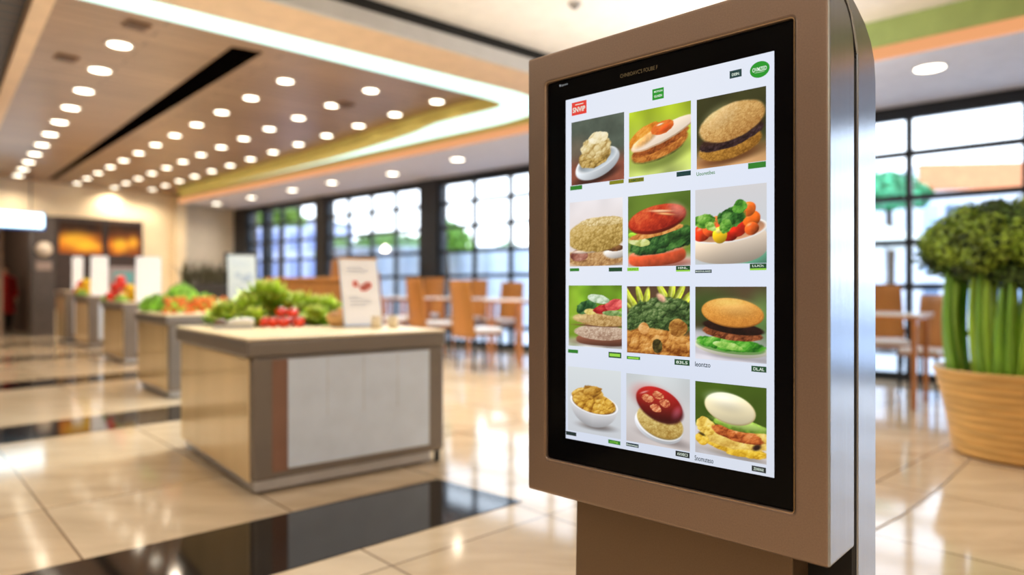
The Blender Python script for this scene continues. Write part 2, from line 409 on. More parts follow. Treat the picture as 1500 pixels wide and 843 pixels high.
# ------------------------------------------------------------------ downlights
ORD=['first','second','third','fourth','fifth','sixth','seventh','eighth','ninth','tenth','eleventh','twelfth','thirteenth']
dl=None
def downlight(x,y,z,label,group,r=.085):
    global dl
    if dl is None:
        dl=empty('downlight',(x,y,z),0,label,'ceiling light',group)
        b=MB(); b.sm=True; b.lathe([(.092,0),(.105,0),(.105,-.008),(.092,-.012),(.086,-.004)],28); b.build('trim_ring',M_trim,dl)
        b=MB(); b.lathe([(.001,-.003),(.088,-.003),(.088,-.006),(.001,-.007)],28); b.build('lens',M_lens,dl)
        o=dl
    else:
        o=dup(dl,(x,y,z),0,label); o['group']=group
    o.scale=(r/.088,)*2+(1,)
    return o
def spot(x,y,z,e,col=(1,.84,.64),size=150):
    l=bpy.data.lights.new('downlight_lamp','SPOT'); l.energy=e; l.color=col; l.spot_size=math.radians(size); l.spot_blend=.8; l.shadow_soft_size=.07
    o=bpy.data.objects.new('downlight_lamp',l); COL.objects.link(o); o.location=(x,y,z-.03)
rows=[((175,65),(20,265),12,'leftmost row'),((418,118),(113,268),12,'second row from the left'),((543,132),(168,274),13,'third row from the left'),((640,148),(223,277),13,'row nearest the curved cove')]
for ri,(a,c,n,nm) in enumerate(rows):
    q0=Vector(atz(*a,ZW)); q1=Vector(atz(*c,ZW))
    for k in range(n):
        p=q0.lerp(q1,k/(n-1))
        downlight(p.x,p.y,ZW,'%s downlight from the front, %s, plank ceiling'%(ORD[k],nm),'downlights in the plank ceiling',.105 if ri==0 else .088)
        if k%2==0: spot(p.x,p.y,ZW,100)
for k,(x,y) in enumerate(((1362,99),(670,233),(575,254),(486,267),(428,278),(368,289),(317,298))):
    p=atz(x,y,ZS)
    lab='large round downlight in the grey soffit right of the kiosk above the windows' if k==0 else '%s round downlight left of the kiosk in the white soffit over the windows'%ORD[k-1]
    downlight(*p,ZS,lab,'downlights in the window soffit',.135 if k==0 else .11)
    spot(*p,ZS,70)
# lamps over the viewer's side of the hall
for (x,y) in ((-3.2,2.0),(-.6,.2),(1.8,-1.2),(2.2,2.6),(-2.8,-2.4),(.2,-4.0),(3.6,1.0)):
    downlight(x,y,ZM,'round downlight in the flat white ceiling above the kiosk forecourt','downlights in the flat white ceiling')
    spot(x,y,ZM,62,(1,.90,.78))

# ------------------------------------------------------------------ the kiosk
KX=Vector((.7316,-.6818)); KN=Vector((.6818,.7316)); KR=Vector((.6045,1.30)); KW=.769
KL=KR-KX*KW
KANG=math.atan2(KX.y,KX.x)
def kf(px,py):
    """feature on the kiosk's front plane -> its local x and height"""
    t=(px-750)/1000.0
    s=(KR.x-t*KR.y)/(KX.x-t*KX.y)
    d=KR.y-s*KX.y
    return KW-s, EYE-(py-421)/1000.0*d
M_bezel=mat('taupe_metal',(150,130,116),rough=.34,metal=.72,var=.03,scale=300,bump=.04,bscale=900)
M_steel=mat('brushed_steel',(164,174,190),rough=.2,metal=.95,var=.03,scale=4,stretch=(60,60,.6))
M_post=mat('taupe_post_metal',(118,98,78),rough=.36,metal=.55,var=.03,scale=300)
M_glassblk=mat('black_glass',(6,6,8),rough=.12,var=.1,spec=.1)
M_rim=mat('gold_rim',(190,160,120),rough=.25,metal=.9)
kiosk=empty('self_order_kiosk',(KL.x,KL.y,0),KANG,'tall taupe metal self-order kiosk with a large lit menu screen','kiosk')
ZT0,ZB0=1.760,.612
HD=.155
# front bezel: outer rectangle, rounded opening
g1=kf(803,118); g2=kf(1163,28); g3=kf(1163,750); g4=kf(795,672)
gx0=(g1[0]+g4[0])/2; gx1=(g2[0]+g3[0])/2; gz1=(g1[1]+g2[1])/2; gz0=(g3[1]+g4[1])/2
def rrect(x0,x1,z0,z1,r,n=6):
    out=[]
    for cx,cz,a0 in ((x0+r,z0+r,PI),(x1-r,z0+r,1.5*PI),(x1-r,z1-r,0),(x0+r,z1-r,.5*PI)):
        out.append([(cx+r*math.cos(a0+k*PI/2/n),cz+r*math.sin(a0+k*PI/2/n)) for k in range(n+1)])
    return out
prof=[(0.0,ZB0),(0.0,ZT0),(.03,1.752),(.07,1.738),(.105,1.722),(.13,1.70),(.147,1.672),(HD,1.63),(HD,ZB0)]
b=MB()
n_=len(prof); base=0
vs=[(0,p[0],p[1]) for p in prof]+[(KW,p[0],p[1]) for p in prof]
fs=[tuple(range(n_)),tuple(range(n_,2*n_))[::-1]]
for i in range(1,n_): fs.append((i,(i+1)%n_,(i+1)%n_+n_,i+n_))
b.add(vs,fs)
outer=[(0,ZB0),(KW,ZB0),(KW,ZT0),(0,ZT0)]
inner=rrect(gx0,gx1,gz0,gz1,.008)
md=3
for c in range(4):
    d=(c+1)%4
    poly=[outer[c],outer[d]]+inner[d][:md+1][::-1]+inner[c][md:][::-1]
    b.add([(p[0],0,p[1]) for p in poly],[tuple(range(len(poly)))])
loop=[p for c in inner for p in c]
m_=len(loop)
b.add([(p[0],0,p[1]) for p in loop]+[(p[0],.012,p[1]) for p in loop],[(i,i+m_,(i+1)%m_+m_,(i+1)%m_) for i in range(m_)])
b.add([(p[0],.0125,p[1]) for p in loop],[tuple(range(m_))])
o=b.build('housing',[M_bezel,M_steel],kiosk,bevel=.007,seg=3)
# the right and rear skin of the housing is bare steel
for p in o.data.polygons:
    if abs(p.normal.x)>.9 and max(o.data.vertices[i].co.y for i in p.vertices)>.1: p.material_index=1
# thin bright rim round the glass
b=MB(); rim=[p for c in rrect(gx0-.0015,gx1+.0015,gz0-.0015,gz1+.0015,.009) for p in c]
for ring_o,ring_i in ((rim,loop),):
    b.add([(p[0],-.0008,p[1]) for p in ring_o]+[(p[0],-.0008,p[1]) for p in ring_i],[(i,(i+1)%m_,(i+1)%m_+m_,i+m_) for i in range(m_)])
b.build('screen_rim',M_rim,kiosk)
b=MB(); b.add([(p[0],.0105,p[1]) for p in loop],[tuple(range(m_))]); glassp=b.build('screen_glass',M_glassblk,kiosk)
# rear shell, wrapping over the top, standing on the floor
inner_c=[(HD+.021,0),(HD+.021,1.64),(.155,1.682),(.136,1.712),(.108,1.733),(.07,1.75),(.03,1.763)]
outer_c=[(.031,1.772),(.075,1.764),(.12,1.752),(.17,1.738),(.225,1.718),(.268,1.69),(.293,1.655),(.303,1.61),(.303,0)]
pf=inner_c+outer_c
b=MB(); n2=len(pf)
x0,x1=.052,KW
b.add([(x0,p[0],p[1]) for p in pf]+[(x1,p[0],p[1]) for p in pf],[tuple(range(n2)),tuple(range(n2,2*n2))[::-1]]+[(i,(i+1)%n2,(i+1)%n2+n2,i+n2) for i in range(n2)])
b.build('rear_shell',M_steel,kiosk,bevel=.003,seg=2)
b=MB(); b.box(.08,KW-.005,HD-.004,HD+.024,.3,1.63); b.build('shadow_gap',M_dark,kiosk)
# post
b=MB(); b.prism([(.118,.06),(.676,.06),(.676,HD+.012),(.118,HD+.012)],0,ZB0+.01)
for i in (0,1,2,3): pass
vv=[]
for v in b.v: vv.append((v[0]-(.012 if (v[0]<.3 and v[2]<.1) else 0),v[1],v[2]))
b.v=vv
b.build('post',M_post,kiosk,bevel=.004)
rbox('base_plate',(-.02,KW+.02,-.02,.34,.0,.022),M_post,kiosk,.006)
# lit display
d1=kf(828,143); d2=kf(1131,75); d3=kf(1132,703); d4=kf(823,641)
dx0=(d1[0]+d4[0])/2; dx1=(d2[0]+d3[0])/2; dz1=(d1[1]+d2[1])/2; dz0=(d3[1]+d4[1])/2
M_pic=vcol_mat('display_pixels',1.0)
def raster(name,x0,x1,z0,z1,y,arr,parent):
    H_,W_,_=arr.shape
    xs=np.linspace(x0,x1,W_); zs=np.linspace(z1,z0,H_)
    v=np.zeros((H_,W_,3)); v[:,:,0]=xs[None,:]; v[:,:,1]=y; v[:,:,2]=zs[:,None]
    idx=np.arange(H_*W_).reshape(H_,W_)
    f=np.stack([idx[1:,:-1],idx[1:,1:],idx[:-1,1:],idx[:-1,:-1]],-1).reshape(-1,4)
    me=bpy.data.meshes.new(name); me.from_pydata(v.reshape(-1,3).tolist(),[],f.tolist())
    at=me.color_attributes.new('pic','FLOAT_COLOR','POINT')
    a=np.clip(arr,0,1); a=np.where(a<=.04045,a/12.92,((a+.055)/1.055)**2.4)
    c=np.ones((H_*W_,4),dtype=np.float32); c[:,:3]=a.reshape(-1,3)
    at.data.foreach_set('color',c.ravel())
    me.materials.append(M_pic)
    o=bpy.data.objects.new(name,me); COL.objects.link(o); o.parent=parent; return o

# ---- little painter for the food pictures on the screen
PWD,PHT=116,128
RNG=np.random.RandomState(5)
def c8(c): return np.array(c,dtype=float)/255.0
def ss(a,b,x):
    t=np.clip((x-a)/(b-a),0,1); return t*t*(3-2*t)
class Pic:
    def __init__(s,top,bot,mid=None):
        s.V,s.U=np.meshgrid(np.linspace(0,1,PHT),np.linspace(0,1,PWD),indexing='ij')
        t=s.V[...,None]
        if mid is None: s.a=c8(top)*(1-t)+c8(bot)*t
        else:
            y,c,wd=mid; k=ss(y-wd,y+wd,s.V)[...,None]; s.a=c8(top)*(1-k)+c8(bot)*k
    def noise(s,sc,seed=0,oc=4):
        r=np.random.RandomState(seed); out=np.zeros((PHT,PWD)); amp=1;tot=0
        for _ in range(oc):
            g=r.rand(int(sc)+3,int(sc)+3)
            x=s.U*sc; y=s.V*sc; xi=x.astype(int); yi=y.astype(int); fx=x-xi; fy=y-yi
            fx=fx*fx*(3-2*fx); fy=fy*fy*(3-2*fy)
            out+=amp*((g[yi,xi]*(1-fx)+g[yi,xi+1]*fx)*(1-fy)+(g[yi+1,xi]*(1-fx)+g[yi+1,xi+1]*fx)*fy)
            tot+=amp; amp*=.55; sc=min(sc*2,PWD)
        return out/tot
    def bl(s,m,c):
        c=c8(c) if isinstance(c,(tuple,list)) else c
        s.a=s.a*(1-m[...,None])+c*m[...,None]; return s
    def ell(s,cx,cy,rx,ry,rot=0,wob=0,seed=0,sc=7,p=2.0):
        ra=math.radians(rot); x=s.U-cx; y=(s.V-cy)
        X=(x*math.cos(ra)+y*math.sin(ra))/rx; Y=(-x*math.sin(ra)+y*math.cos(ra))/ry
        r=(np.abs(X)**p+np.abs(Y)**p)**(1/p)
        if wob: r=r+wob*(s.noise(sc,seed)-.5)
        return r,X,Y
    def disc(s,cx,cy,rx,ry,rot,col,aa=.05,shade=.35,tex=0,tsc=20,seed=1,wob=0,wsc=7,alpha=1.0,clip=None,rim=.0,p=2.0):
        r,X,Y=s.ell(cx,cy,rx,ry,rot,wob,seed,wsc,p)
        m=1-ss(1-aa,1+aa,r)
        if clip is not None: m=m*clip
        L=1+shade*(-.35*X-.75*Y)-rim*ss(.55,1,r)
        if tex: L=L+tex*(s.noise(tsc,seed+9,3)-.5)*2
        s.bl(m*alpha,np.clip(c8(col)*L[...,None],0,1)); return m
    def crumbs(s,n,box,sz,cols,seed=3,flat=1.0,shade=.5,within=None):
        r=np.random.RandomState(seed); k=0; pts=[]
        while k<n:
            x=box[0]+(box[1]-box[0])*r.rand(); y=box[2]+(box[3]-box[2])*r.rand()
            if within is None or within(x,y): pts.append((y,x))
            k+=1
        pts.sort()
        for y,x in pts:
            q=sz*(.6+.8*r.rand()); s.disc(x,y,q,q*flat*(.7+.5*r.rand()),r.rand()*180,cols[r.randint(len(cols))],aa=.5,shade=shade*.45,rim=.12)
    def leafy(s,n,box,sz,cols,seed=4,within=None):
        r=np.random.RandomState(seed)
        for _ in range(n):
            x=box[0]+(box[1]-box[0])*r.rand(); y=box[2]+(box[3]-box[2])*r.rand()
            if within and not within(x,y): continue
            s.disc(x,y,sz*(.5+r.rand()),sz*.42*(.5+r.rand()),r.rand()*180,cols[r.randint(len(cols))],aa=.4,shade=.35,wob=.5,seed=r.randint(99))
def inell(cx,cy,rx,ry): return lambda x,y: ((x-cx)/rx)**2+((y-cy)/ry)**2<1

def _heap(s,cx,cy,rx,ry,rot,cols,cell=10,wob=.25,seed=1,relief=1.0,fine=.35,aa=.06,shade=.25,clip=None,top=None):
    rg=np.random.RandomState(seed); r,X,Y=s.ell(cx,cy,rx,ry,rot,wob,seed,9)
    m=1-ss(1-aa,1+aa,r)
    if clip is not None: m=m*clip
    n=int(cell*cell*1.2); px=rg.rand(n)*1.2-.1; py=rg.rand(n)*1.2-.1
    wx=s.U+.05*(s.noise(cell,seed+3,2)-.5); wy=s.V*1.1+.05*(s.noise(cell,seed+4,2)-.5)
    d=np.full((PHT,PWD),9.0); idx=np.zeros((PHT,PWD),int)
    for k in range(n):
        q=(wx-px[k])**2+(wy-py[k]*1.1)**2; w=q<d; d[w]=q[w]; idx[w]=k
    h=1-np.clip(np.sqrt(d)*cell*1.15,0,1)**1.6
    h=h*(1-fine)+fine*s.noise(cell*2.5,seed+6,3)
    gy,gx=np.gradient(h); L=np.clip(.5+relief*(gx*.5+gy*.9)*128/cell*.45,0,1)
    t=np.clip(.15+.55*h+.5*(L-.5)+.22*(rg.rand(n)[idx]-.5)+shade*(-.3*X-.6*Y)*.6,0,1)[...,None]
    a,b_,c=[c8(q) for q in cols]; col=np.where(t<.5,a+(b_-a)*t*2,b_+(c-b_)*(t-.5)*2)
    s.bl(m,np.clip(col,0,1)); return m
Pic.heap=_heap
def p_cauli():
    p=Pic((86,96,84),(136,76,58),(.62,0,.16)); p.a*=(.8+.4*p.noise(4,3))[...,None]; p.disc(.1,.5,.25,.2,0,(130,90,70),aa=.9,alpha=.4)
    p.disc(.48,.90,.42,.10,-12,(52,30,26),aa=.4,alpha=.8)
    p.disc(.50,.71,.43,.215,-16,(222,228,234),shade=.35); p.disc(.49,.655,.395,.155,-16,(238,240,242),shade=.1); p.disc(.5,.66,.36,.135,-16,(158,166,172),shade=-.4,aa=.15)
    p.heap(.45,.60,.30,.165,-10,[(110,84,36),(192,158,86),(228,206,150)],17,.3,4)
    p.heap(.47,.44,.29,.19,-6,[(166,132,70),(222,200,142),(248,238,204)],11,.45,5,shade=.5); p.heap(.52,.31,.19,.09,-4,[(210,186,128),(240,226,184),(253,247,226)],8,.5,12)
    return p
def p_egg():
    p=Pic((168,188,40),(196,210,116)); p.a*=(.78+.44*p.noise(3,6,2))[...,None]
    p.disc(.52,.70,.5,.2,-14,(120,136,56),aa=.35,alpha=.7)
    p.disc(.47,.66,.44,.14,-12,(140,134,62),tex=.25); p.heap(.50,.60,.47,.165,-15,[(140,72,26),(200,124,52),(236,172,92)],9,.12,7,.7,.7)
    p.heap(.52,.53,.48,.11,-18,[(104,46,18),(168,88,36),(216,140,70)],12,.2,3,.8,.6); p.heap(.27,.41,.30,.15,-30,[(186,100,24),(226,142,42),(248,190,96)],6,.2,8,.6,.7)
    p.disc(.54,.425,.54,.12,-19,(232,190,150),shade=.3,wob=.12); p.disc(.54,.405,.535,.115,-19,(250,230,208),shade=.12,wob=.14,aa=.07); p.disc(.28,.45,.2,.07,-28,(236,168,84),aa=.5,tex=.2,alpha=.8)
    p.heap(.55,.315,.19,.095,-14,[(206,84,28),(234,126,50),(250,182,110)],5,.3,9,.6,.6); p.disc(.60,.33,.09,.05,-16,(224,84,32),shade=.5,aa=.5,alpha=.8); p.disc(.52,.265,.05,.014,-10,(255,226,186),aa=.7)
    return p
def p_dark_bun():
    p=Pic((62,62,32),(226,172,116),(.80,0,.2)); p.a*=(.84+.32*p.noise(3,2,2))[...,None]
    p.disc(.48,.87,.46,.1,-8,(110,62,30),aa=.5,alpha=.85)
    p.heap(.49,.715,.46,.19,-10,[(112,70,18),(188,134,54),(224,178,96)],26,.05,11,.5,.7,shade=.6)
    p.heap(.52,.61,.475,.135,-13,[(24,12,14),(58,38,40),(124,104,112)],16,.2,5,.9,.6)
    p.disc(.515,.55,.47,.10,-13,(60,36,24),aa=.2,alpha=.7)
    p.heap(.51,.395,.485,.25,-13,[(158,106,48),(212,168,100),(244,214,160)],34,.06,6,.5,.75,shade=.75)
    p.disc(.35,.30,.2,.12,-20,(240,206,150),aa=.9,alpha=.4)
    return p
def p_crumble():
    p=Pic((234,228,230),(228,214,206)); p.a*=(.96+.08*p.noise(3,5,2))[...,None]
    p.disc(.5,.93,.6,.10,0,(216,178,140),aa=.2)
    p.heap(.5,.86,.58,.15,0,[(128,84,48),(196,152,98),(232,204,160)],16,.15,12,.8,.6)
    p.heap(.18,.83,.17,.09,0,[(110,56,46),(168,108,90),(216,170,150)],8,.3,3); p.disc(.86,.80,.2,.10,0,(236,228,220),shade=.4,wob=.3,aa=.2); p.disc(.35,.77,.3,.03,-2,(226,204,184),aa=.4); p.disc(.66,.74,.16,.035,-6,(70,38,30),aa=.5); p.heap(.85,.74,.16,.05,0,[(90,56,34),(150,104,60),(200,150,100)],9,.3,6)
    p.heap(.52,.53,.57,.255,-3,[(138,108,44),(200,168,96),(236,214,160)],26,.14,15,.8,.55,shade=.55)
    p.heap(.62,.33,.4,.07,0,[(176,146,84),(222,198,140),(246,230,190)],24,.4,18)
    return p
def p_red_burger():
    p=Pic((108,136,48),(210,196,188),(.86,0,.1)); p.a*=(.8+.38*p.noise(3,9,2))[...,None]; p.disc(.85,.1,.3,.2,0,(70,96,34),aa=.9,alpha=.6)
    p.disc(.54,.95,.5,.06,0,(196,120,104),aa=.5)
    p.disc(.47,.87,.46,.125,-4,(222,88,50),shade=.45,tex=.12,tsc=14,p=2.8); p.disc(.46,.79,.44,.05,-5,(240,160,128),shade=.2,aa=.3,alpha=.8)
    p.heap(.54,.69,.52,.135,-8,[(16,34,18),(44,88,40),(110,156,78)],9,.45,14,1.0,.5); p.heap(.80,.62,.22,.13,-30,[(22,48,22),(58,108,44),(120,168,84)],8,.4,22)
    p.heap(.17,.645,.20,.065,10,[(150,160,70),(204,212,128),(238,240,190)],8,.4,4); p.disc(.09,.57,.09,.05,20,(150,196,56),wob=.4,shade=.4)
    p.heap(.45,.535,.44,.055,-9,[(160,86,36),(222,150,76),(246,200,134)],10,.25,7,.7,.6)
    p.disc(.47,.355,.465,.19,-8,(150,36,22),shade=.5,aa=.05); p.heap(.47,.33,.455,.17,-8,[(136,28,20),(200,62,34),(236,120,66)],6,.05,8,.35,.8,shade=.8)
    p.disc(.80,.25,.14,.08,30,(226,150,136),aa=.8,alpha=.6); p.disc(.55,.245,.16,.016,4,(252,196,150),aa=.8); p.disc(.62,.29,.12,.014,8,(246,170,110),aa=.8)
    return p
def p_salad():
    p=Pic((212,210,212),(198,208,216)); p.disc(.92,.95,.3,.10,-20,(92,150,122),aa=.5)
    p.disc(.46,.73,.565,.27,0,(226,208,188),shade=.4,p=2.5,aa=.03); p.disc(.16,.78,.3,.18,0,(244,220,190),aa=.9,alpha=.5); p.disc(.47,.57,.545,.155,-5,(250,246,240),shade=.1,aa=.03); p.disc(.47,.57,.51,.135,-5,(168,122,92),shade=-.4)
    for x,y,r_,c in ((.10,.58,.14,(214,58,24)),(.24,.53,.13,(230,86,36)),(.50,.60,.13,(186,30,18)),(.62,.54,.13,(206,40,22)),(.80,.44,.12,(238,106,30)),(.76,.31,.11,(240,112,38)),(.80,.56,.10,(232,98,36)),(.30,.45,.10,(238,124,56)),(.4,.5,.1,(220,80,40))):
        p.disc(x,y,r_,r_*.82,-20,c,shade=.55,tex=.3,tsc=9,seed=int(x*90),wob=.25); p.disc(x-.03,y-.05,r_*.3,r_*.14,-20,(255,206,170),aa=.9,alpha=.5)
    p.disc(.36,.62,.105,.11,0,(246,196,30),shade=.5,wob=.1); p.disc(.34,.56,.04,.03,0,(255,232,140),aa=.9)
    p.heap(.14,.43,.16,.10,-6,[(50,104,28),(112,172,58),(190,222,130)],9,.7,5,1.0); p.heap(.22,.50,.09,.06,30,[(70,124,40),(150,196,80),(216,236,160)],9,.6,6)
    p.heap(.52,.40,.19,.13,-12,[(18,58,20),(60,120,46),(140,190,96)],10,.6,7,1.1); p.heap(.44,.51,.08,.10,10,[(40,90,26),(100,164,56),(170,210,110)],9,.6,9); p.heap(.63,.27,.10,.09,-10,[(34,90,26),(88,158,50),(160,208,104)],9,.6,8)
    return p
def p_stack():
    p=Pic((118,162,40),(212,210,206),(.86,0,.06)); p.a*=(.7+.55*p.noise(4,12,2))[...,None]; p.disc(.1,.5,.14,.5,0,(170,200,60),aa=.9,alpha=.5)
    p.disc(.62,.92,.5,.06,0,(126,90,76),aa=.5,alpha=.8); p.disc(.62,.88,.47,.085,0,(124,76,58),p=3,shade=.4)
    p.heap(.62,.755,.5,.125,0,[(140,104,84),(204,178,154),(240,226,210)],30,.08,13,.6,.6)
    p.disc(.62,.645,.46,.02,0,(110,70,50),aa=.5)
    p.heap(.6,.55,.52,.105,2,[(132,92,40),(202,166,108),(238,214,164)],30,.1,5,.6,.6); p.disc(.25,.54,.16,.05,0,(232,206,150),aa=.8,alpha=.5)
    p.heap(.35,.35,.2,.11,-16,[(18,52,28),(56,104,54),(120,160,96)],9,.5,8,1.0); p.heap(.42,.425,.12,.05,0,[(190,164,70),(228,208,120),(246,236,180)],9,.4,9); p.heap(.68,.38,.20,.075,-8,[(110,14,22),(186,40,44),(230,100,90)],8,.4,6); p.heap(.86,.31,.17,.09,-10,[(186,54,60),(234,104,98),(252,170,160)],6,.35,4); p.heap(.58,.22,.2,.07,8,[(130,160,120),(204,222,194),(244,250,240)],8,.4,3); p.heap(.85,.44,.2,.04,0,[(90,120,60),(150,180,112),(206,220,170)],10,.4,2)
    return p
def p_greens():
    p=Pic((88,66,50),(120,84,40)); 
    for x,y,a in ((.1,.25,55),(.22,.18,75),(.32,.22,100),(.6,.12,60),(.72,.1,100),(.82,.14,120),(.92,.22,130),(.15,.38,40),(.98,.3,140),(.02,.15,60)):
        p.disc(x,y,.2,.055,a,(176,186,56),shade=.5,tex=.3,tsc=12,seed=int(x*50),aa=.15); p.disc(x,y,.18,.015,a,(222,222,130),aa=.8,alpha=.6)
    p.heap(.55,.47,.62,.30,-4,[(22,36,18),(70,98,48),(150,168,112)],15,.35,32,1.1,.5); p.heap(.62,.33,.34,.16,-8,[(30,50,24),(84,112,58),(170,184,128)],14,.5,31,1.1)
    p.heap(.45,.84,.7,.22,2,[(120,60,16),(206,142,66),(244,202,134)],9,.25,33,.9,.45); p.heap(.28,.62,.09,.09,0,[(160,90,36),(220,162,92),(246,206,150)],5,.3,35); p.heap(.82,.60,.14,.13,0,[(130,76,26),(204,150,72),(240,200,124)],8,.25,36); p.heap(.5,.88,.08,.1,0,[(40,34,14),(86,76,36),(130,116,60)],8,.4,37)
    p.disc(.56,.17,.08,.05,40,(222,172,144),aa=.4,tex=.2)
    return p
def p_golden():
    p=Pic((84,66,46),(208,204,212),(.58,0,.06)); p.a*=(.8+.36*p.noise(3,14,2))[...,None]; p.disc(.2,.30,.4,.24,0,(52,80,32),aa=.9,alpha=.8); p.disc(.98,.45,.2,.3,0,(100,146,74),aa=.9,alpha=.8)
    p.disc(.52,.93,.42,.04,4,(146,136,138),aa=.7,alpha=.6); p.disc(.5,.82,.52,.125,4,(214,212,190),shade=.3,aa=.03); p.disc(.5,.80,.49,.10,4,(126,170,96),shade=.2)
    p.heap(.5,.775,.49,.095,4,[(26,92,20),(80,166,44),(186,224,124)],7,.35,15,1.0,.4); p.heap(.48,.80,.2,.05,8,[(90,160,50),(160,206,96),(226,242,180)],7,.5,19)
    p.heap(.53,.625,.43,.095,5,[(76,34,18),(150,82,46),(206,136,86)],15,.15,16,.9,.55); p.disc(.54,.55,.43,.085,6,(38,20,16),tex=.4,aa=.08)
    p.disc(.53,.355,.435,.195,5,(190,118,44),shade=.4,aa=.03); p.heap(.53,.345,.43,.188,5,[(190,118,44),(226,156,68),(244,190,104)],40,.0,17,.25,.85,shade=.75)
    p.disc(.56,.28,.24,.09,5,(248,198,116),aa=.95,alpha=.6)
    return p
def p_popcorn():
    p=Pic((216,222,224),(200,204,210)); p.disc(.54,.87,.28,.05,0,(120,110,106),aa=.8,alpha=.9)
    r,X,Y=p.ell(.5,.53,.45,.36,3); m=(1-ss(.97,1.03,r))*ss(-.02,.02,Y+.0); p.bl(m,np.clip(c8((242,242,246))*(1-.35*np.clip(Y,0,1)**1.5-.1*np.abs(X))[...,None],0,1))
    p.disc(.5,.53,.45,.165,5,(248,248,250),shade=.05,aa=.03); p.disc(.5,.535,.41,.14,5,(120,84,36))
    p.heap(.5,.52,.405,.155,5,[(138,84,18),(218,168,62),(246,218,130)],11,.12,16,1.0,.4); p.heap(.33,.40,.24,.10,-8,[(150,96,24),(216,166,66),(246,216,134)],9,.4,18,1.0,.4); p.heap(.5,.36,.2,.10,8,[(116,70,18),(190,138,50),(236,196,104)],7,.4,17,1.0,.4); p.heap(.4,.36,.28,.05,-14,[(110,66,16),(184,130,44),(230,190,100)],6,.3,21)
    return p
def p_cake():
    p=Pic((206,212,214),(208,198,196)); p.a*=(.93+.12*p.noise(2,5,2))[...,None]; p.disc(.60,.87,.36,.07,8,(140,128,126),aa=.7,alpha=.8)
    p.disc(.52,.71,.385,.235,12,(226,228,234),shade=.3,aa=.03); p.disc(.525,.685,.375,.215,13,(250,250,252),shade=.1,aa=.03); p.disc(.54,.655,.365,.225,14,(196,166,92),shade=.4); p.heap(.54,.645,.36,.22,14,[(158,120,50),(210,184,110),(236,216,158)],24,.02,7,.4,.7,shade=.7)
    p.disc(.545,.44,.365,.21,16,(70,8,14),aa=.1,alpha=.9); p.disc(.525,.39,.37,.22,16,(128,20,22),shade=.6,tex=.12,tsc=9); p.disc(.47,.35,.27,.14,16,(168,40,30),aa=.95,alpha=.8)
    for q,(x,y) in enumerate(((.35,.335),(.52,.275),(.62,.38),(.48,.46))): p.heap(x,y,.085,.055,10,[(150,40,30),(222,140,92),(252,214,176)],16,.7,q+40,1.0,.6)
    p.disc(.80,.50,.05,.09,30,(176,90,110),aa=.9,alpha=.6); p.disc(.3,.25,.06,.012,-20,(240,190,180),aa=.9,alpha=.7)
    return p
def p_chicken():
    p=Pic((66,90,24),(208,204,208),(.60,0,.05)); p.a*=(.8+.36*p.noise(3,8,2))[...,None]; p.disc(.58,.94,.45,.05,4,(160,146,132),aa=.7,alpha=.7)
    p.heap(.53,.83,.48,.105,8,[(168,116,16),(232,188,56),(250,226,126)],15,.2,18,.8,.5); p.heap(.54,.74,.46,.13,4,[(196,150,60),(238,208,110),(252,238,184)],8,.2,24,.5,.6); p.heap(.16,.62,.15,.12,20,[(190,140,40),(240,206,96),(252,236,160)],12,.5,20); p.heap(.93,.64,.1,.12,0,[(190,140,40),(236,200,100),(250,230,160)],12,.5,26); p.heap(.72,.90,.28,.05,-6,[(190,140,20),(238,196,60),(252,226,120)],14,.3,29); p.heap(.1,.80,.1,.08,20,[(176,126,24),(234,190,60),(250,224,120)],12,.4,27)
    p.heap(.60,.665,.37,.095,8,[(120,44,14),(206,110,50),(242,174,110)],8,.25,19,.9,.5,shade=.5)
    p.disc(.87,.80,.06,.035,-30,(44,24,20),aa=.5); p.disc(.1,.73,.05,.018,20,(80,64,24),aa=.6)
    p.disc(.64,.535,.38,.085,4,(140,180,60),tex=.25,wob=.35,shade=.4); p.disc(.62,.515,.36,.06,6,(186,214,116),wob=.3,aa=.3,alpha=.8)
    p.disc(.5,.335,.36,.205,10,(214,190,134),shade=.3,aa=.03); p.disc(.495,.325,.355,.2,10,(240,226,186),shade=.25,aa=.08); p.disc(.43,.24,.2,.09,10,(253,246,222),aa=.95,alpha=.8)
    return p

# screen card
yy,xx=np.meshgrid(np.linspace(0,1,60),np.linspace(0,1,30),indexing='ij')
bg=np.ones((60,30,3))*np.array([.885,.91,.965]); bg+= (np.sin(xx*3+yy*4)*.012)[...,None]*np.array([1,.6,-.2]); bg-=(ss(.55,1,yy)*.04)[...,None]
display=raster('display',dx0,dx1,dz0,dz1,.0092,bg,kiosk)
display['label']='lit pale blue-white menu display with twelve food pictures'
# pictures: left px, right px, top and bottom py at the right edge
tiles=[(834,911.3,162.5,261.3,p_cauli),(918.6,1009.3,145.6,246.9,p_egg),(1017.8,1119.7,124,234,p_dark_bun),
       (831.5,909.2,288,388.2,p_crumble),(917,1008.8,277.5,388.5,p_red_burger),(1015.7,1120.6,266.5,384.8,p_salad),
       (830,908,417.8,512,p_stack),(915.5,1007.8,419,523.5,p_greens),(1015.8,1120.4,419.7,533.5,p_golden),
       (828.8,906.6,544.5,644.5,p_popcorn),(914.5,1007.8,556.4,663,p_cake),(1015.7,1120.4,569.2,682,p_chicken)]
plab=['picture of pale cauliflower in a white bowl','picture of a fried egg on a bun','picture of a seeded bun with dark filling','picture of a crumb-coated bun','picture of a red-topped burger with lettuce','picture of a tomato salad in a white bowl','picture of a stacked seeded sandwich','picture of greens over golden pasta','picture of a golden burger on lettuce','picture of golden popcorn in a white bowl','picture of a round cake with dark red glaze','picture of a chicken sandwich under a pale bun']
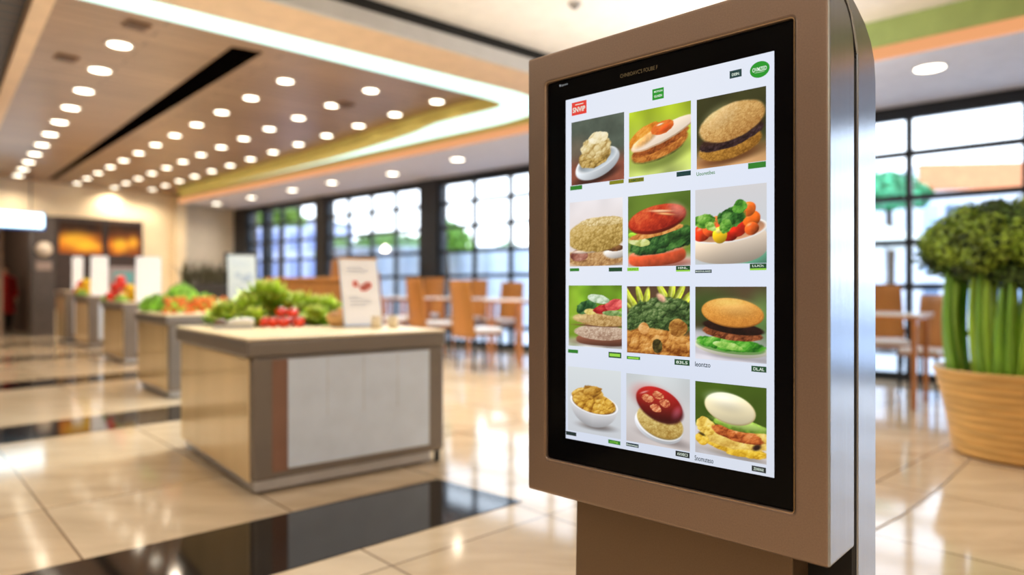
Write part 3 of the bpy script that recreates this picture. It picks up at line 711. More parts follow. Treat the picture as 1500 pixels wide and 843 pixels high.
for (x0,x1,y0,y1,fn),pl_ in zip(tiles,plab):
    a=kf(x0,y0); b_=kf(x1,y0); c=kf(x1,y1)
    o=raster('menu_picture',a[0],b_[0],c[1],b_[1],.0086,fn().a,display); o['label']=pl_

def text_mesh(txt,bold=.0):
    cu=bpy.data.curves.new('t','FONT'); cu.body=txt; cu.resolution_u=3; cu.offset=bold
    o=bpy.data.objects.new('t',cu); COL.objects.link(o)
    dg=bpy.context.evaluated_depsgraph_get(); dg.update()
    me=bpy.data.meshes.new_from_object(o.evaluated_get(dg))
    v=[tuple(q.co) for q in me.vertices]; f=[tuple(p.vertices) for p in me.polygons]
    bpy.data.objects.remove(o); bpy.data.curves.remove(cu); bpy.data.meshes.remove(me)
    return v,f
def put_text(b,txt,x0,x1,z0,z1,y,bold=0.012):
    v,f=text_mesh(txt,bold)
    ax=[q[0] for q in v]; ay=[q[1] for q in v]
    sx=(x1-x0)/(max(ax)-min(ax)); sz=(z1-z0)/(max(ay)-min(ay))
    b.add([(x0+(q[0]-min(ax))*sx,y,z0+(q[1]-min(ay))*sz) for q in v],f)
G1=glow('tag_green',(44,126,40),1); G2=glow('tag_dark_green',(20,72,40),1); G3=glow('tag_olive',(130,130,24),1); G4=glow('tag_black',(22,34,36),1); G5=glow('tag_lime',(150,214,70),1); G6=glow('tag_teal',(16,60,62),1); GW=glow('tag_text_white',(226,240,226),1); GI=glow('tag_text_ink',(30,54,66),1); GR=glow('tag_red',(226,58,48),1); GBG=glow('tag_bright_green',(24,148,36),1)
def chip(x0,x1,y0,y1,bgm,txt=None,tm=None,name='price_tag',under=None,inset=.16,label=None):
    a=kf(x0,y1); c=kf(x1,y0); cb=kf(x1,y1)
    X0,X1,Z0,Z1=a[0],c[0],cb[1],c[1]
    b=MB(); mats=[]
    if bgm is not None:
        mats.append(bgm); b.cur=0; b.add([(X0,.0078,Z0),(X1,.0078,Z0),(X1,.0078,Z1),(X0,.0078,Z1)],[(0,1,2,3)])
    if txt:
        mats.append(tm); b.cur=len(mats)-1; w=X1-X0; h=Z1-Z0; i=inset if bgm is not None else 0
        put_text(b,txt,X0+w*i,X1-w*i,Z0+h*(.24 if i else 0),Z1-h*(.24 if i else 0),.0072)
    if under is not None:
        mats.append(under); b.cur=len(mats)-1; h=(Z1-Z0); b.add([(X0,.0079,Z0-h*.38),(X1,.0079,Z0-h*.38),(X1,.0079,Z0),(X0,.0079,Z0)],[(0,1,2,3)])
    o=b.build(name,mats,display)
    if label: o['label']=label
    return o
chip(832.5,850,270,276.3,G1,name='caption'); chip(890,911,261.8,267.4,G3)
chip(918,940.5,258.5,264.5,G3,'LAMOZIS',G2,'caption',inset=.06); chip(988.5,1009.4,248.6,255.6,G6)
chip(1018,1045,248.2,253.8,None,'Uooretibes',G1,'caption'); chip(1093.5,1119.7,234.8,243.6,G1)
chip(832,845.5,392.5,397,G1,name='caption'); chip(889,908.6,391.3,397.2,G2)
chip(916.2,933,391.4,396.6,G5,'LAUNL7',G1,'caption',inset=.05); chip(987.7,1008.4,388.9,395,G2,'HINL.',GW,under=G5)
chip(1015.8,1040,394.6,399.4,GI,'RGOULAKID',GW,'caption',inset=.04); chip(1096,1120.5,385.4,392.6,G2,'LUO;',GW,under=G5)
chip(829.3,844,512.8,518,G1,name='caption'); chip(888.7,907.4,517,525.4,G2,'———',G5,inset=.08)
chip(915.5,935,523.2,527.8,G1,'————',G5,'caption',inset=.1); chip(985.5,1007.6,528,536.4,G2,'83LS',GW,inset=.12)
chip(1015.8,1038.3,531.6,539,None,'leontzo',GI,'caption'); chip(1098.4,1120.4,537.8,546.5,G2,'DL.AL',GW,inset=.14)
chip(826.4,841.4,634.6,640,G4,'LUNIOL',G6,'caption',inset=.05); chip(888.3,906,647.6,653.2,G1,'LOTNL',G5)
chip(914.6,932.8,652,657.2,GI,'Ennnmoz',GW,'caption',inset=.05); chip(987,1007.6,664.6,672.6,G4,'AXXEC3',GW,inset=.12)
chip(1015.2,1042.7,672.6,680.4,None,'Snomuteso',GI,'caption'); chip(1098.8,1119.8,686.6,694.8,G4,'ZONNNX',GW,inset=.14)
# header badges
def badge(x0,x1,y0,y1,bgm,lines,tm,name,label):
    a=kf(x0,y1); c=kf(x1,y0); cb=kf(x1,y1); X0,X1,Z0,Z1=a[0],c[0],cb[1],c[1]
    b=MB(); b.add([(X0,.0078,Z0),(X1,.0078,Z0),(X1,.0078,Z1),(X0,.0078,Z1)],[(0,1,2,3)]); b.cur=1
    for (t,fx0,fx1,fz0,fz1) in lines: put_text(b,t,X0+(X1-X0)*fx0,X0+(X1-X0)*fx1,Z0+(Z1-Z0)*fz0,Z0+(Z1-Z0)*fz1,.0072,.02)
    o=b.build(name,[bgm,tm],display); o['label']=label
badge(834.8,856.4,144.8,164.2,GR,[('SNVIP',.08,.92,.2,.6),('——',.25,.8,.76,.82)],GW,'logo_badge','red square badge')
badge(953,969.7,126,142.3,GBG,[('MOTION',.16,.9,.64,.82),('GLNEN',.16,.86,.2,.42)],GW,'logo_badge','green square badge')
badge(1066.4,1084,98.8,110,G6,[('DEIN.',.2,.85,.26,.62)],GW,'logo_badge','dark green badge')
cx,cz=kf(1110.5,100); ex=abs(kf(1125,100)[0]-kf(1096,100)[0])/2; ez=abs(kf(1110,88)[1]-kf(1110,112)[1])/2
b=MB(); b.add([(cx+ex*math.cos(k*PI/24),.0078,cz+ez*math.sin(k*PI/24)) for k in range(48)],[tuple(range(48))]); b.cur=1; put_text(b,'OVMZED',cx-ex*.74,cx+ex*.72,cz-ez*.22,cz+ez*.3,.0072,.02)
b.box(cx-ex*.5,cx+ex*.5,.0071,.0073,cz-ez*.36,cz-ez*.32)
o=b.build('logo_badge',[GBG,GW],display); o['label']='green oval badge'
# lettering on the black glass
b=MB(); a=kf(905,111); c=kf(960,97); put_text(b,"CHNBOAVC'S FOUBE F",a[0],c[0],a[1]-.003,a[1]+.0065,.0098,.0); b.build('maker_lettering',glow('bronze_letters',(104,84,52),.9),kiosk)
b=MB(); a=kf(816,126.5); c=kf(828,122); put_text(b,'Brpom',a[0],c[0],a[1],a[1]+.007,.0098,.0); b.build('corner_lettering',glow('grey_letters',(170,176,180),.9),kiosk)

# ------------------------------------------------------------------ serving counters
M_cgrey=mat('counter_grey_metal',(128,120,115),rough=.32,metal=.3,var=.03,scale=3)
M_ctop=mat('counter_cream_top',(250,226,184),rough=.34,var=.04,scale=5)
M_cside=mat('counter_glossy_cream_side',(240,214,168),rough=.14,var=.05,scale=2,stretch=(1,1,.25),coat=.4)
M_cpanel=mat('white_panel',(214,228,250),rough=.22,var=.02)
M_caccent=mat('brown_accent',(140,104,88),rough=.35,var=.04)
M_silver=mat('silver_plinth',(186,188,196),rough=.28,metal=.6,var=.03)
M_blackm=mat('black_metal',(20,20,22),rough=.4,metal=.3)
M_ggreen=mat('dark_green_glass',(52,92,72),rough=.1,var=.2,scale=5)
def counter(x,y,ang,La,Lb,h,label,kind):
    r=empty('serving_counter',(x,y,0),math.radians(ang),label,'counter','serving counters in a row along the aisle')
    rbox('counter_top',(-.035,La+.012,-.012,Lb+.02,h-.11,h-.012),M_cgrey,r,.022,seg=3)
    rbox('worktop',(-.03,La+.006,-.006,Lb+.012,h-.014,h),M_ctop,r,.006)
    b=MB(); b.box(0,La,0,Lb,.075,h-.105); b.build('body',M_cgrey,r,bevel=.02,seg=3)
    rbox('side_panel',(-.008,.004,.05,Lb-.02,.07,h-.115),M_cside,r,.003)
    rbox('plinth',(.012,La-.1,.016,Lb-.05,.014,.08),M_silver,r,.01)
    for fx,fy in ((.09,.11),(La-.14,.11),(.09,Lb-.12),(La-.14,Lb-.12)):
        b=MB(); b.sm=True; b.lathe([(.03,0),(.032,.012),(.018,.03),(.018,.05)],12,(fx,fy,0)); b.build('foot',M_blackm,r)
    b=MB(); b.box(La-.05,La-.025,.02,.045,0,.09); b.build('leg',M_blackm,r)
    if kind==0:
        rbox('accent_strip',(La*.085,La*.16,-.003,.004,.115,h-.125),M_caccent,r,.002)
        b=MB(); b.box(La*.155,La*.9,-.014,.004,.13,h-.125); b.cur=1
        for k in (1,2,3): b.box(La*(.155+.745*k/4)-.002,La*(.155+.745*k/4)+.002,-.0155,-.0139,.4,h-.12)
        b.build('front_panel',[M_cpanel,mat('seam_grey',(196,202,212),rough=.4)],r)
    else:
        p=rbox('front_panel',(La*.12,La*.9,-.014,.004,.16,h-.15),M_cpanel,r,.004)
        rbox('panel_window',(La*.24,La*.8,-.018,-.012,.36,h-.19),M_ggreen,p,.003)
    return r
C1=(-1.42,3.74); C2=(-3.53,7.02); C3=(-5.8,10.2); C4=(-7.94,12.8); C5=(-9.35,14.3)
CT=[(C1,39,1.25,1.55,.87),(C2,41,1.5,1.3,.87),(C3,41,1.5,1.5,.93),(C4,42,1.4,1.3,1.0),(C5,43,1.2,1.0,1.08)]
CL=['nearest grey and cream serving counter with wide white front panel holding lettuce','second serving counter from the front, carrots and greens on its cream top','third serving counter from the front with red and yellow peppers on top','fourth serving counter from the front, yellow squash on its cream top','farthest small serving counter beside the dark menu wall']
counters=[counter(*c[0],c[1],c[2],c[3],c[4],CL[i],0 if i==0 else 1) for i,c in enumerate(CT)]
def on(i,x,y,z=0):
    (c,a,_,_,h)=CT[i]; t=math.radians(a)
    return (c[0]+x*math.cos(t)-y*math.sin(t), c[1]+x*math.sin(t)+y*math.cos(t), h+z)

# ------------------------------------------------------------------ produce
M_let=mat('lettuce_leaf',(202,232,92),rough=.45,var=.16,scale=9,island=.22)
M_let2=mat('lettuce_leaf_pale',(234,246,160),rough=.45,var=.12,scale=9,island=.15)
M_let3=mat('lettuce_leaf_dark',(150,206,66),rough=.45,var=.16,scale=9,island=.2)
M_herb=mat('herb_green',(134,190,54),rough=.5,var=.2,scale=8,island=.35)
M_tom=mat('tomato_red',(232,64,26),rough=.18,var=.08,scale=4,coat=.4)
M_calyx=mat('calyx_green',(74,120,40),rough=.6)
M_carrot=mat('carrot_orange',(240,110,28),rough=.38,var=.08,scale=14)
M_pepr=mat('red_pepper',(214,40,26),rough=.2,var=.08,coat=.4)
M_pepy=mat('yellow_pepper',(244,200,44),rough=.2,var=.06,coat=.4)
def leaf_grid(b,base,yaw,pitch,L,Wd,curl,ruf,ph):
    nu,nv=7,7; vs=[];fs=[]
    for j in range(nv):
        v=j/(nv-1)
        ang=pitch+curl*v
        # centre line
        rr=L*(math.sin(pitch+curl*v*.5)*v); zz=L*(math.cos(pitch+curl*v*.5)*v)
        wd=Wd*(.25+.95*math.sin(min(1,v*.62+.12)*PI))
        for i in range(nu):
            u=i/(nu-1)*2-1
            e=abs(u)
            rf=ruf*(e**2)*v*math.sin(ph+u*7+v*9)+ruf*.6*(v**3)*math.sin(ph*2+u*11)
            cup=.3*Wd*e*e
            x=rr-cup*math.cos(ang)*.8+rf*.5; z=zz+cup*math.sin(ang)*.3+rf; y=u*wd
            vs.append((base[0]+x*math.cos(yaw)-y*math.sin(yaw),base[1]+x*math.sin(yaw)+y*math.cos(yaw),base[2]+z))
    for j in range(nv-1):
        for i in range(nu-1): fs.append((j*nu+i,j*nu+i+1,(j+1)*nu+i+1,(j+1)*nu+i))
    b.add(vs,fs)
def lettuce(name,label,group,r=.15):
    root=empty(name,(0,0,0),0,label,'lettuce',group)
    b=MB(); b.sm=True
    for k in range(11): leaf_grid(b,(0,0,.01),k*2*PI/11+random.uniform(-.2,.2),random.uniform(.75,1.1),r*1.25,r*.55,random.uniform(.3,.7),r*.27,random.random()*9)
    for k in range(8): leaf_grid(b,(0,0,.02),k*2*PI/8+.3,random.uniform(.35,.6),r*1.2,r*.5,random.uniform(.2,.6),r*.25,random.random()*9)
    b.build('outer_leaf',M_let,root,weld=False)
    b=MB(); b.sm=True
    for k in range(7): leaf_grid(b,(0,0,.03),k*2*PI/7+.1,random.uniform(.08,.28),r*1.12,r*.45,random.uniform(.1,.5),r*.15,random.random()*9)
    b.build('heart_leaf',M_let2,root)
    b=MB(); b.sm=True
    for k in range(9): leaf_grid(b,(0,0,.0),k*2*PI/9+.5,random.uniform(1.1,1.35),r*1.2,r*.5,random.uniform(.1,.4),r*.15,random.random()*9)
    b.build('lower_leaf',M_let3,root)
    b=MB(); b.sm=True; b.ball((0,0,r*.2),(r*.3,r*.3,r*.22)); b.build('stalk',mat('stalk_pale',(222,226,180),rough=.5),root)
    return root
let0=None
LS=[(.28,1.36,0,'leftmost frilly green lettuce head at the far edge of the nearest counter',.95),(.42,1.34,.03,'frilly lettuce head second from the left on the nearest counter',1.0),(.56,1.36,.12,'topmost pale green lettuce head crowning the heap on the nearest counter',1.08),(.74,1.30,.05,'bright lettuce head in the middle right of the heap on the nearest counter',1.0),(.92,1.22,.03,'lettuce head near the right end of the heap on the nearest counter',.95),(1.04,1.14,.0,'rightmost frilly lettuce head near the wooden bowl',.85),(.38,1.15,.0,'small low lettuce head in front left of the heap on the nearest counter',.7),(.80,1.05,.0,'lettuce head in front right of the heap behind the tomatoes',.75)]
for i,(x,y,z,lab,sc) in enumerate(LS):
    p=on(0,x,y,z)
    if let0 is None: let0=lettuce('lettuce',lab,'lettuce heads heaped on the nearest counter'); o=let0
    else: o=dup(let0,None,random.random()*6,lab)
    o.location=p; o.scale=(sc,sc,sc)
def tomato():
    r=empty('tomato',(0,0,0),0,'round red tomato in the cluster in front of the lettuce on the nearest counter','tomato','tomatoes in front of the lettuce')
    b=MB(); b.sm=True; b.ball((0,0,.044),(.052,.052,.044),24,14,lambda a,t: 1+.035*math.sin(t)*math.cos(5*a)-.12*math.exp(-(t/.35)**2)); b.build('fruit',M_tom,r)
    b=MB()
    for k in range(5):
        a=k*2*PI/5; b.add([(0,0,.085),(.012*math.cos(a-.5),.012*math.sin(a-.5),.086),(.034*math.cos(a),.034*math.sin(a),.082),(.012*math.cos(a+.5),.012*math.sin(a+.5),.086)],[(0,1,2,3)])
    b.tube([(0,0,.082),(.003,0,.1)],.003,6); b.build('calyx',M_calyx,r)
    return r
t0=None
for (x,y,z) in ((.50,1.13,0),(.58,1.05,0),(.66,1.0,0),(.42,1.06,0),(.53,.96,0),(.62,.92,0),(.54,1.03,.075),(.6,.97,.07),(.47,1.0,.0)):
    if t0 is None: t0=tomato(); o=t0
    else: o=dup(t0,None,random.random()*6)
    o.location=on(0,x,y,z*.9); o.scale=(.82,)*3
# small things at the left of the heap
tr=empty('produce_tray',on(0,.20,1.02),math.radians(30),'small grey metal tray with a white radish at left of the tomatoes','tray')
b=MB(); b.box(-.12,.12,-.07,.07,0,.006); b.box(-.12,-.114,-.07,.07,.006,.03); b.box(.114,.12,-.07,.07,.006,.03); b.box(-.114,.114,-.07,-.064,.006,.03); b.box(-.114,.114,.064,.07,.006,.03)
b.build('tray_body',M_silver,tr)
b=MB(); b.sm=True; b.lathe([(.001,-.09),(.014,-.085),(.03,-.04),(.034,.04),(.028,.08),(.01,.09),(.001,.091)],18)
o=b.build('white_radish',mat('radish_white',(240,238,230),rough=.3,var=.02)); o.rotation_euler=(PI/2,0,math.radians(120)); o.location=on(0,.24,.98,.04); tag(o,'white radish lying on the small tray left of the tomatoes','vegetable')
b=MB(); b.sm=True; b.ball((0,0,.03),(.045,.04,.03),18,10,lambda a,t:1+.05*math.sin(3*a)); o=b.build('brown_mushroom',mat('mushroom_brown',(130,104,84),rough=.6)); o.location=on(0,.13,1.06,.006); tag(o,'brown mushroom on the small tray at the far left of the nearest counter','vegetable')
# white bulb at the right of the heap
b=MB(); b.sm=True; b.lathe([(.001,0),(.02,.002),(.036,.02),(.036,.04),(.018,.06),(.007,.085),(.004,.1),(.001,.101)],18); o=b.build('garlic_bulb',mat('garlic_white',(244,240,232),rough=.4,var=.02)); o.location=on(0,.98,1.02); tag(o,'white garlic bulb at the right end of the lettuce heap','vegetable')
# wooden bowl with contents
bw=empty('wooden_bowl',on(0,.88,.78),0,'round light wooden bowl between the lettuce and the white menu card','bowl')
M_bw=mat('bowl_wood',(206,162,106),rough=.4,var=.1,scale=10,stretch=(1,1,6))
b=MB(); b.sm=True; b.lathe([(.001,0),(.06,0),(.085,.02),(.1,.055),(.105,.088),(.099,.088),(.09,.055),(.07,.025),(.001,.02)],32); b.build('bowl_body',M_bw,bw)
for k in range(7):
    a=k*2*PI/6; rr=0 if k==6 else .055
    b=MB(); b.sm=True; b.ball((0,0,0),(.034,.03,.028),14,9); o=b.build('bread_roll',mat('roll_brown',(204,148,80),rough=.5,var=.1)); p=on(0,.88,.78,.06+(.03 if k==6 else 0)); o.location=(p[0]+rr*math.cos(a),p[1]+rr*math.sin(a),p[2]+.02); tag(o,'small tan bread roll in the wooden bowl','bread','bread rolls in the wooden bowl')
# glasses beside the card
g0=None
M_jar=mat('frosted_jar',(242,230,208),rough=.15,var=.02)
for (x,y,lab) in ((.98,.44,'short clear glass of cream left of two on the right end of the nearest counter'),(1.1,.42,'short clear glass at the very right end of the nearest counter')):
    if g0 is None:
        g0=empty('glass_cup',(0,0,0),0,lab,'glass','cups on the nearest counter')
        b=MB(); b.sm=True; b.lathe([(.001,0),(.034,0),(.038,.085),(.035,.085),(.031,.006),(.001,.006)],24); b.build('cup',M_jar,g0)
        b=MB(); b.sm=True; b.lathe([(.001,.007),(.0305,.007),(.0335,.06),(.001,.06)],20); b.build('contents',mat('cream_drink',(240,216,176),rough=.4),g0); o=g0
    else: o=dup(g0,None,0,lab)
    o.location=on(0,x,y)
b=MB(); b.sm=True; b.lathe([(.001,0),(.05,0),(.075,.03),(.08,.05),(.075,.05),(.068,.03),(.001,.012)],28); o=b.build('white_dish',mat('dish_white',(240,240,244),rough=.2,var=.01)); o.location=on(0,1.12,.86); tag(o,'small white dish behind the menu card on the nearest counter','dish')

# carrots and herbs on the second counter
b=MB(); c0=None
for k in range(26):
    if c0 is None:
        c0=empty('carrot',(0,0,0),0,'orange carrot in the row along the front of the second counter','carrot','carrots on the second counter')
        b=MB(); b.sm=True; pr=[(.001,-.12),(.005,-.11),(.012,-.05),(.02,.03),(.026,.085),(.024,.098),(.012,.103),(.001,.103)]; b.lathe([(r*(1+.05*math.sin(60*z)),z) for r,z in pr],14); o=b.build('root',M_carrot,c0); o.rotation_euler=(PI/2,0,0)
        b=MB(); b.tube([(0,-.1,0),(.004,-.125,.006)],.006,6); b.tube([(0,-.1,0),(-.006,-.12,.01)],.005,6); b.build('leaf_stub',M_calyx,c0); o=c0
    else: o=dup(c0)
    row=k//9; i=k%9
    p=on(1,.03+i*.095+(row%2)*.04,.27+.06*math.sin(k*2.3),.036+row*.056)
    o.location=p; o.rotation_euler=(0,0,math.radians(41+random.uniform(-14,14))); o.scale=(1.3,1.1,1.3)
def leafheap(b,c,r,n,sz,seed):
    rg=random.Random(seed)
    for _ in range(n):
        a=rg.random()*2*PI; t=math.acos(rg.random()); q=.72+.3*rg.random()
        x=c[0]+r[0]*q*math.sin(t)*math.cos(a); y=c[1]+r[1]*q*math.sin(t)*math.sin(a); z=c[2]+r[2]*q*math.cos(t)
        d=Vector((math.sin(t)*math.cos(a)+rg.uniform(-.6,.6),math.sin(t)*math.sin(a)+rg.uniform(-.6,.6),math.cos(t)+rg.uniform(-.4,.7))).normalized()
        u=d.orthogonal().normalized(); u=(u*math.cos(rg.random()*6)+d.cross(u)*math.sin(rg.random()*6)).normalized(); w=d.cross(u); s=sz*rg.uniform(.6,1.3)
        p=Vector((x,y,z)); b.add([p-u*s*.5,p-w*s*.1+d*s*.1+w*s*.4,p+u*s*.7+d*s*.1,p-w*s*.4],[(0,1,2,3)])
h0=None
for (x,y,z,lab) in ((.12,.98,0,'leftmost bushy bunch of green herbs behind the carrots'),(.38,1.0,.0,'large bushy bunch of green herbs behind the middle of the carrots'),(.64,.98,0,'right bushy bunch of green herbs behind the carrots'),(.25,.78,0,'low bunch of green herbs touching the carrots on the left'),(.36,.9,.12,'topmost bunch of green herbs on the second counter')):
    if h0 is None:
        h0=empty('herb_bunch',(0,0,0),0,lab,'herbs','herb bunches on the second counter')
        b=MB(); leafheap(b,(0,0,.02),(.17,.17,.18),900,.05,3); b.build('leaf_mass',M_herb,h0)
        b=MB()
        for k in range(9): b.tube([(0,0,0),(.1*math.cos(k*.7),.1*math.sin(k*.7),.14)],.004,5)
        b.build('stalk',mat('herb_stalk',(120,160,70),rough=.5),h0); o=h0
    else: o=dup(h0,None,random.random()*6,lab)
    o.location=on(1,x,y,z)
# peppers further back
def pepper(m,name,label,group):
    r=empty(name,(0,0,0),0,label,'pepper',group)
    b=MB(); b.sm=True; b.ball((0,0,.055),(.052,.052,.057),24,14,lambda a,t: 1+.09*math.sin(t)**2*math.cos(4*a)-.2*math.exp(-(t/.4)**2)); b.build('fruit',m,r)
    b=MB(); b.sm=True; b.tube([(0,0,.088),(.004,0,.11),(.014,0,.13)],[.009,.007,.006],8); b.build('stem',M_calyx,r)
    return r
def pile(proto,i,pts,sc=1.0):
    for k,(x,y,z) in enumerate(pts):
        o=proto if k==0 else dup(proto,None,random.random()*6)
        x=pts[0][0]+(x-pts[0][0])*1.16; y=pts[0][1]+(y-pts[0][1])*1.16; o.location=on(i,x,y,z*1.3); o.scale=(sc,)*3
rp=pepper(M_pepr,'red_pepper','red bell pepper in the heap on the third counter','red peppers on the third counter')
pile(rp,2,[(.0,.9,0),(.14,.98,0),(.1,.82,0),(.24,.88,0),(.06,.9,.11),(.16,.88,.11),(.12,.92,.2)],1.5)
yp=pepper(M_pepy,'yellow_pepper','yellow bell pepper in the heap on the third counter','yellow peppers on the third counter')
pile(yp,2,[(.12,.6,0),(.26,.64,0),(.38,.62,0),(.5,.7,0),(.2,.62,.1),(.34,.64,.1),(.24,.5,0)],1.35)
yq=pepper(M_pepy,'yellow_pepper','yellow bell pepper on the fourth counter','yellow peppers on the fourth counter')
pile(yq,3,[(.02,.86,0),(.16,.9,0),(.1,.74,0),(.26,.8,0),(.1,.84,.12),(.2,.84,.12)],1.6)
rq=pepper(M_pepr,'red_pepper','red bell pepper at the left of the fourth counter','red peppers on the fourth counter')
pile(rq,3,[(.02,1.15,0),(.14,1.18,0),(.06,1.08,.1)],1.5)
for (i,x,y,lab) in ((2,.02,1.22,'bunch of green leaves at the left end of the third counter'),(2,.05,.4,'low bunch of green leaves at the front of the third counter'),(3,.0,.6,'bunch of green leaves at the front of the fourth counter')):
    o=dup(h0,None,random.random()*6,lab); o.location=on(i,x,y); o.scale=(.6,.6,.5); o['group']='green bunches on the far counters'

# ------------------------------------------------------------------ menu cards standing on the counters
M_card=mat('card_white_glow',(246,246,250),rough=.45,var=.01,emit=.2)  # plain card, slight glow added so it reads brighter
M_cardink=mat('card_ink',(150,158,170),rough=.5); M_cardred=mat('card_red_print',(226,120,110),rough=.5)
M_cardgrey=mat('card_grey',(176,180,178),rough=.5,var=.02)
def card(p,rz,w,h,label,frame=M_cpanel,ink=True,tilt=12,clip=None):
    r=empty('menu_card',p,rz,label,'menu card','menu cards standing on the counters')
    t=math.radians(tilt)
    def slab(b,x0,x1,y0,y1,z0,z1):
        o_=len(b.v); b.box(x0,x1,y0,y1,z0,z1)
        for i in range(o_,len(b.v)):
            x,y,z=b.v[i]; b.v[i]=(x,y*math.cos(t)+z*math.sin(t),z*math.cos(t)-y*math.sin(t)+.012)
    b=MB(); slab(b,-w/2,w/2,0,.012,0,h); b.build('board',frame,r,bevel=.003)
    b=MB(); q=.012 if ink!=2 else .03; slab(b,-w/2+q,w/2-q,-.002,-.0005,q,h-q); shb=b
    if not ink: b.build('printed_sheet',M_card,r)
    if ink:
        b=MB(); b.v=list(shb.v); b.f=list(shb.f); b.m=list(shb.m); b.s=list(shb.s); b.cur=1
        for k,(a,c) in enumerate(((-.34,.1),(-.34,.3),(-.3,.2),(-.34,-.05),(-.34,.25),(-.3,.32),(-.34,.12))):
            z=h*(.86-.045*k) if k<3 else h*(.42-.05*(k-3)); slab(b,a*w,c*w,-.0032,-.0022,z,z+h*.012)
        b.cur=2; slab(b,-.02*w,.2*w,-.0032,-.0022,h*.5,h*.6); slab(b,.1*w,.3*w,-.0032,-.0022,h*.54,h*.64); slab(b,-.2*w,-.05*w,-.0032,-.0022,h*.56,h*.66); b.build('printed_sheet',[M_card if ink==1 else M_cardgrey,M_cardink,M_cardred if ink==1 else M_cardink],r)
    if clip: 
        b=MB(); slab(b,-w/2,w/2,-.006,.016,h-.012,h+.004); b.build('clip_rail',clip,r)
    b=MB(); b.box(-w/2,w/2,-.04,.06,0,.012); b.build('stand_foot',frame,r,bevel=.003)
    b=MB(); b.tube([(0,h*.55*math.sin(t)+.012,h*.55),(0,h*.3+.03,.012)],.006,6); b.build('prop',M_blackm,r)
    return r
M_wclip=mat('clip_wood',(206,160,110),rough=.5)
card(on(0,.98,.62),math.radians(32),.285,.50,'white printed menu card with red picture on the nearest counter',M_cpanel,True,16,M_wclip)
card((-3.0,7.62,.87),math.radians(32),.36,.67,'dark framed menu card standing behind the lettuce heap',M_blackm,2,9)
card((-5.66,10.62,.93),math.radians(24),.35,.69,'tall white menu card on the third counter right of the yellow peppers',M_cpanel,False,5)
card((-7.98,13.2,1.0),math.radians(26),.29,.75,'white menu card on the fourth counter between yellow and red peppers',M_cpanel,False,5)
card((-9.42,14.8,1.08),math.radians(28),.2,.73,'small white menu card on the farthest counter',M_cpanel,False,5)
mo=empty('counter_monitor',(-7.75,13.62,1.0),math.radians(24),'grey monitor with teal screen on the fourth counter','monitor')
rbox('monitor_case',(-.27,.27,.0,.05,.12,.56),mat('monitor_grey',(150,140,144),rough=.4),mo,.01)
b=MB(); b.add([(-.17,-.002,.2),(.17,-.002,.2),(.17,-.002,.46),(-.17,-.002,.46)],[(0,1,2,3)]); b.build('monitor_screen',glow('teal_screen',(96,170,160),.9),mo)
b=MB(); b.box(-.04,.04,.01,.05,.01,.13); b.box(-.14,.14,-.07,.12,0,.015); b.build('monitor_stand',M_blackm,mo)

# ------------------------------------------------------------------ far wall fittings
FRZ=math.atan2(.751,.661)
def far(n,off=0.0): return R(A_FAR-off,n)
fm=empty('menu_wall_board',(*far(-3.52,.0),0),FRZ,'dark brown wall board with two glowing orange food pictures','menu board')
rbox('backing_board',(-.98,.98,-.08,-.002,.62,2.86),M_brown,fm,.01)
def fire(seed,blob):
    p=Pic((70,34,10),(150,70,10)); k=p.noise(4,seed,3); p.a=c8((60,26,8))*(1-k[...,None])+c8((226,112,16))*k[...,None]
    for q in blob: p.disc(*q,0,(248,150,34),aa=.6,shade=.3)
    p.a*=(.35+.9*ss(0,.7,p.V))[...,None]; return p.a
o=raster('menu_screen',-.9,.02,1.98,2.74,-.088,fire(3,[(.45,.6,.42,.28),(.7,.8,.3,.15)]),fm); o['label']='left glowing orange picture'
o=raster('menu_screen',.16,.9,1.98,2.74,-.088,fire(8,[(.4,.72,.26,.24),(.8,.6,.15,.2)]),fm); o['label']='right glowing orange picture'
b=MB(); b.box(.06,.12,-.095,-.08,.62,2.86); b.build('centre_batten',M_dark,fm)
sp=Vector(aty(14,14.7))
sg=empty('lit_sign',(sp.x,sp.y,2.62),FRZ,'bright white and blue lit box sign hanging above the corridor opening','sign')
rbox('sign_case',(-.72,.66,0,.14,-.19,.19),mat('sign_blue',(40,110,210),rough=.3,emit=.35),sg,.04,seg=4)
b=MB(); pts=[p for c in rrect(-.69,.63,-.155,.165,.05) for p in c]; b.add([(p[0],-.006,p[1]) for p in pts],[tuple(range(len(pts)))]); b.build('sign_face',glow('sign_white',(214,244,255),4),sg)
for x in (-.45,.4):
    b=MB(); b.tube([(x,.07,.18),(x,.07,ZW-2.62)],.012,8); b.build('hanging_rod',M_blackm,sg)
ck=empty('round_wall_sign',(*far(-4.75,.165),2.05),FRZ,'round pale disc sign on the charcoal pillar','sign')
b=MB(); b.sm=True; b.lathe([(.001,0),(.17,0),(.17,.02),(.15,.03),(.001,.03)],32); o=b.build('disc',mat('disc_pale',(206,188,166),rough=.4),ck); o.rotation_euler=(PI/2,0,0)
b=MB(); b.sm=True; b.lathe([(.001,.03),(.115,.03),(.115,.034),(.001,.034)],28); o=b.build('disc_centre',mat('disc_pale2',(226,214,196),rough=.4),ck); o.rotation_euler=(PI/2,0,0)
pn=rbox('pillar_notice',(-.16,.16,-.012,0,-.1,.1),mat('notice_grey',(150,132,124),rough=.5),None,.003,loc=(*far(-4.75,.163),1.66),rz=FRZ); tag(pn,'small grey notice plate below the round sign on the charcoal pillar','notice')

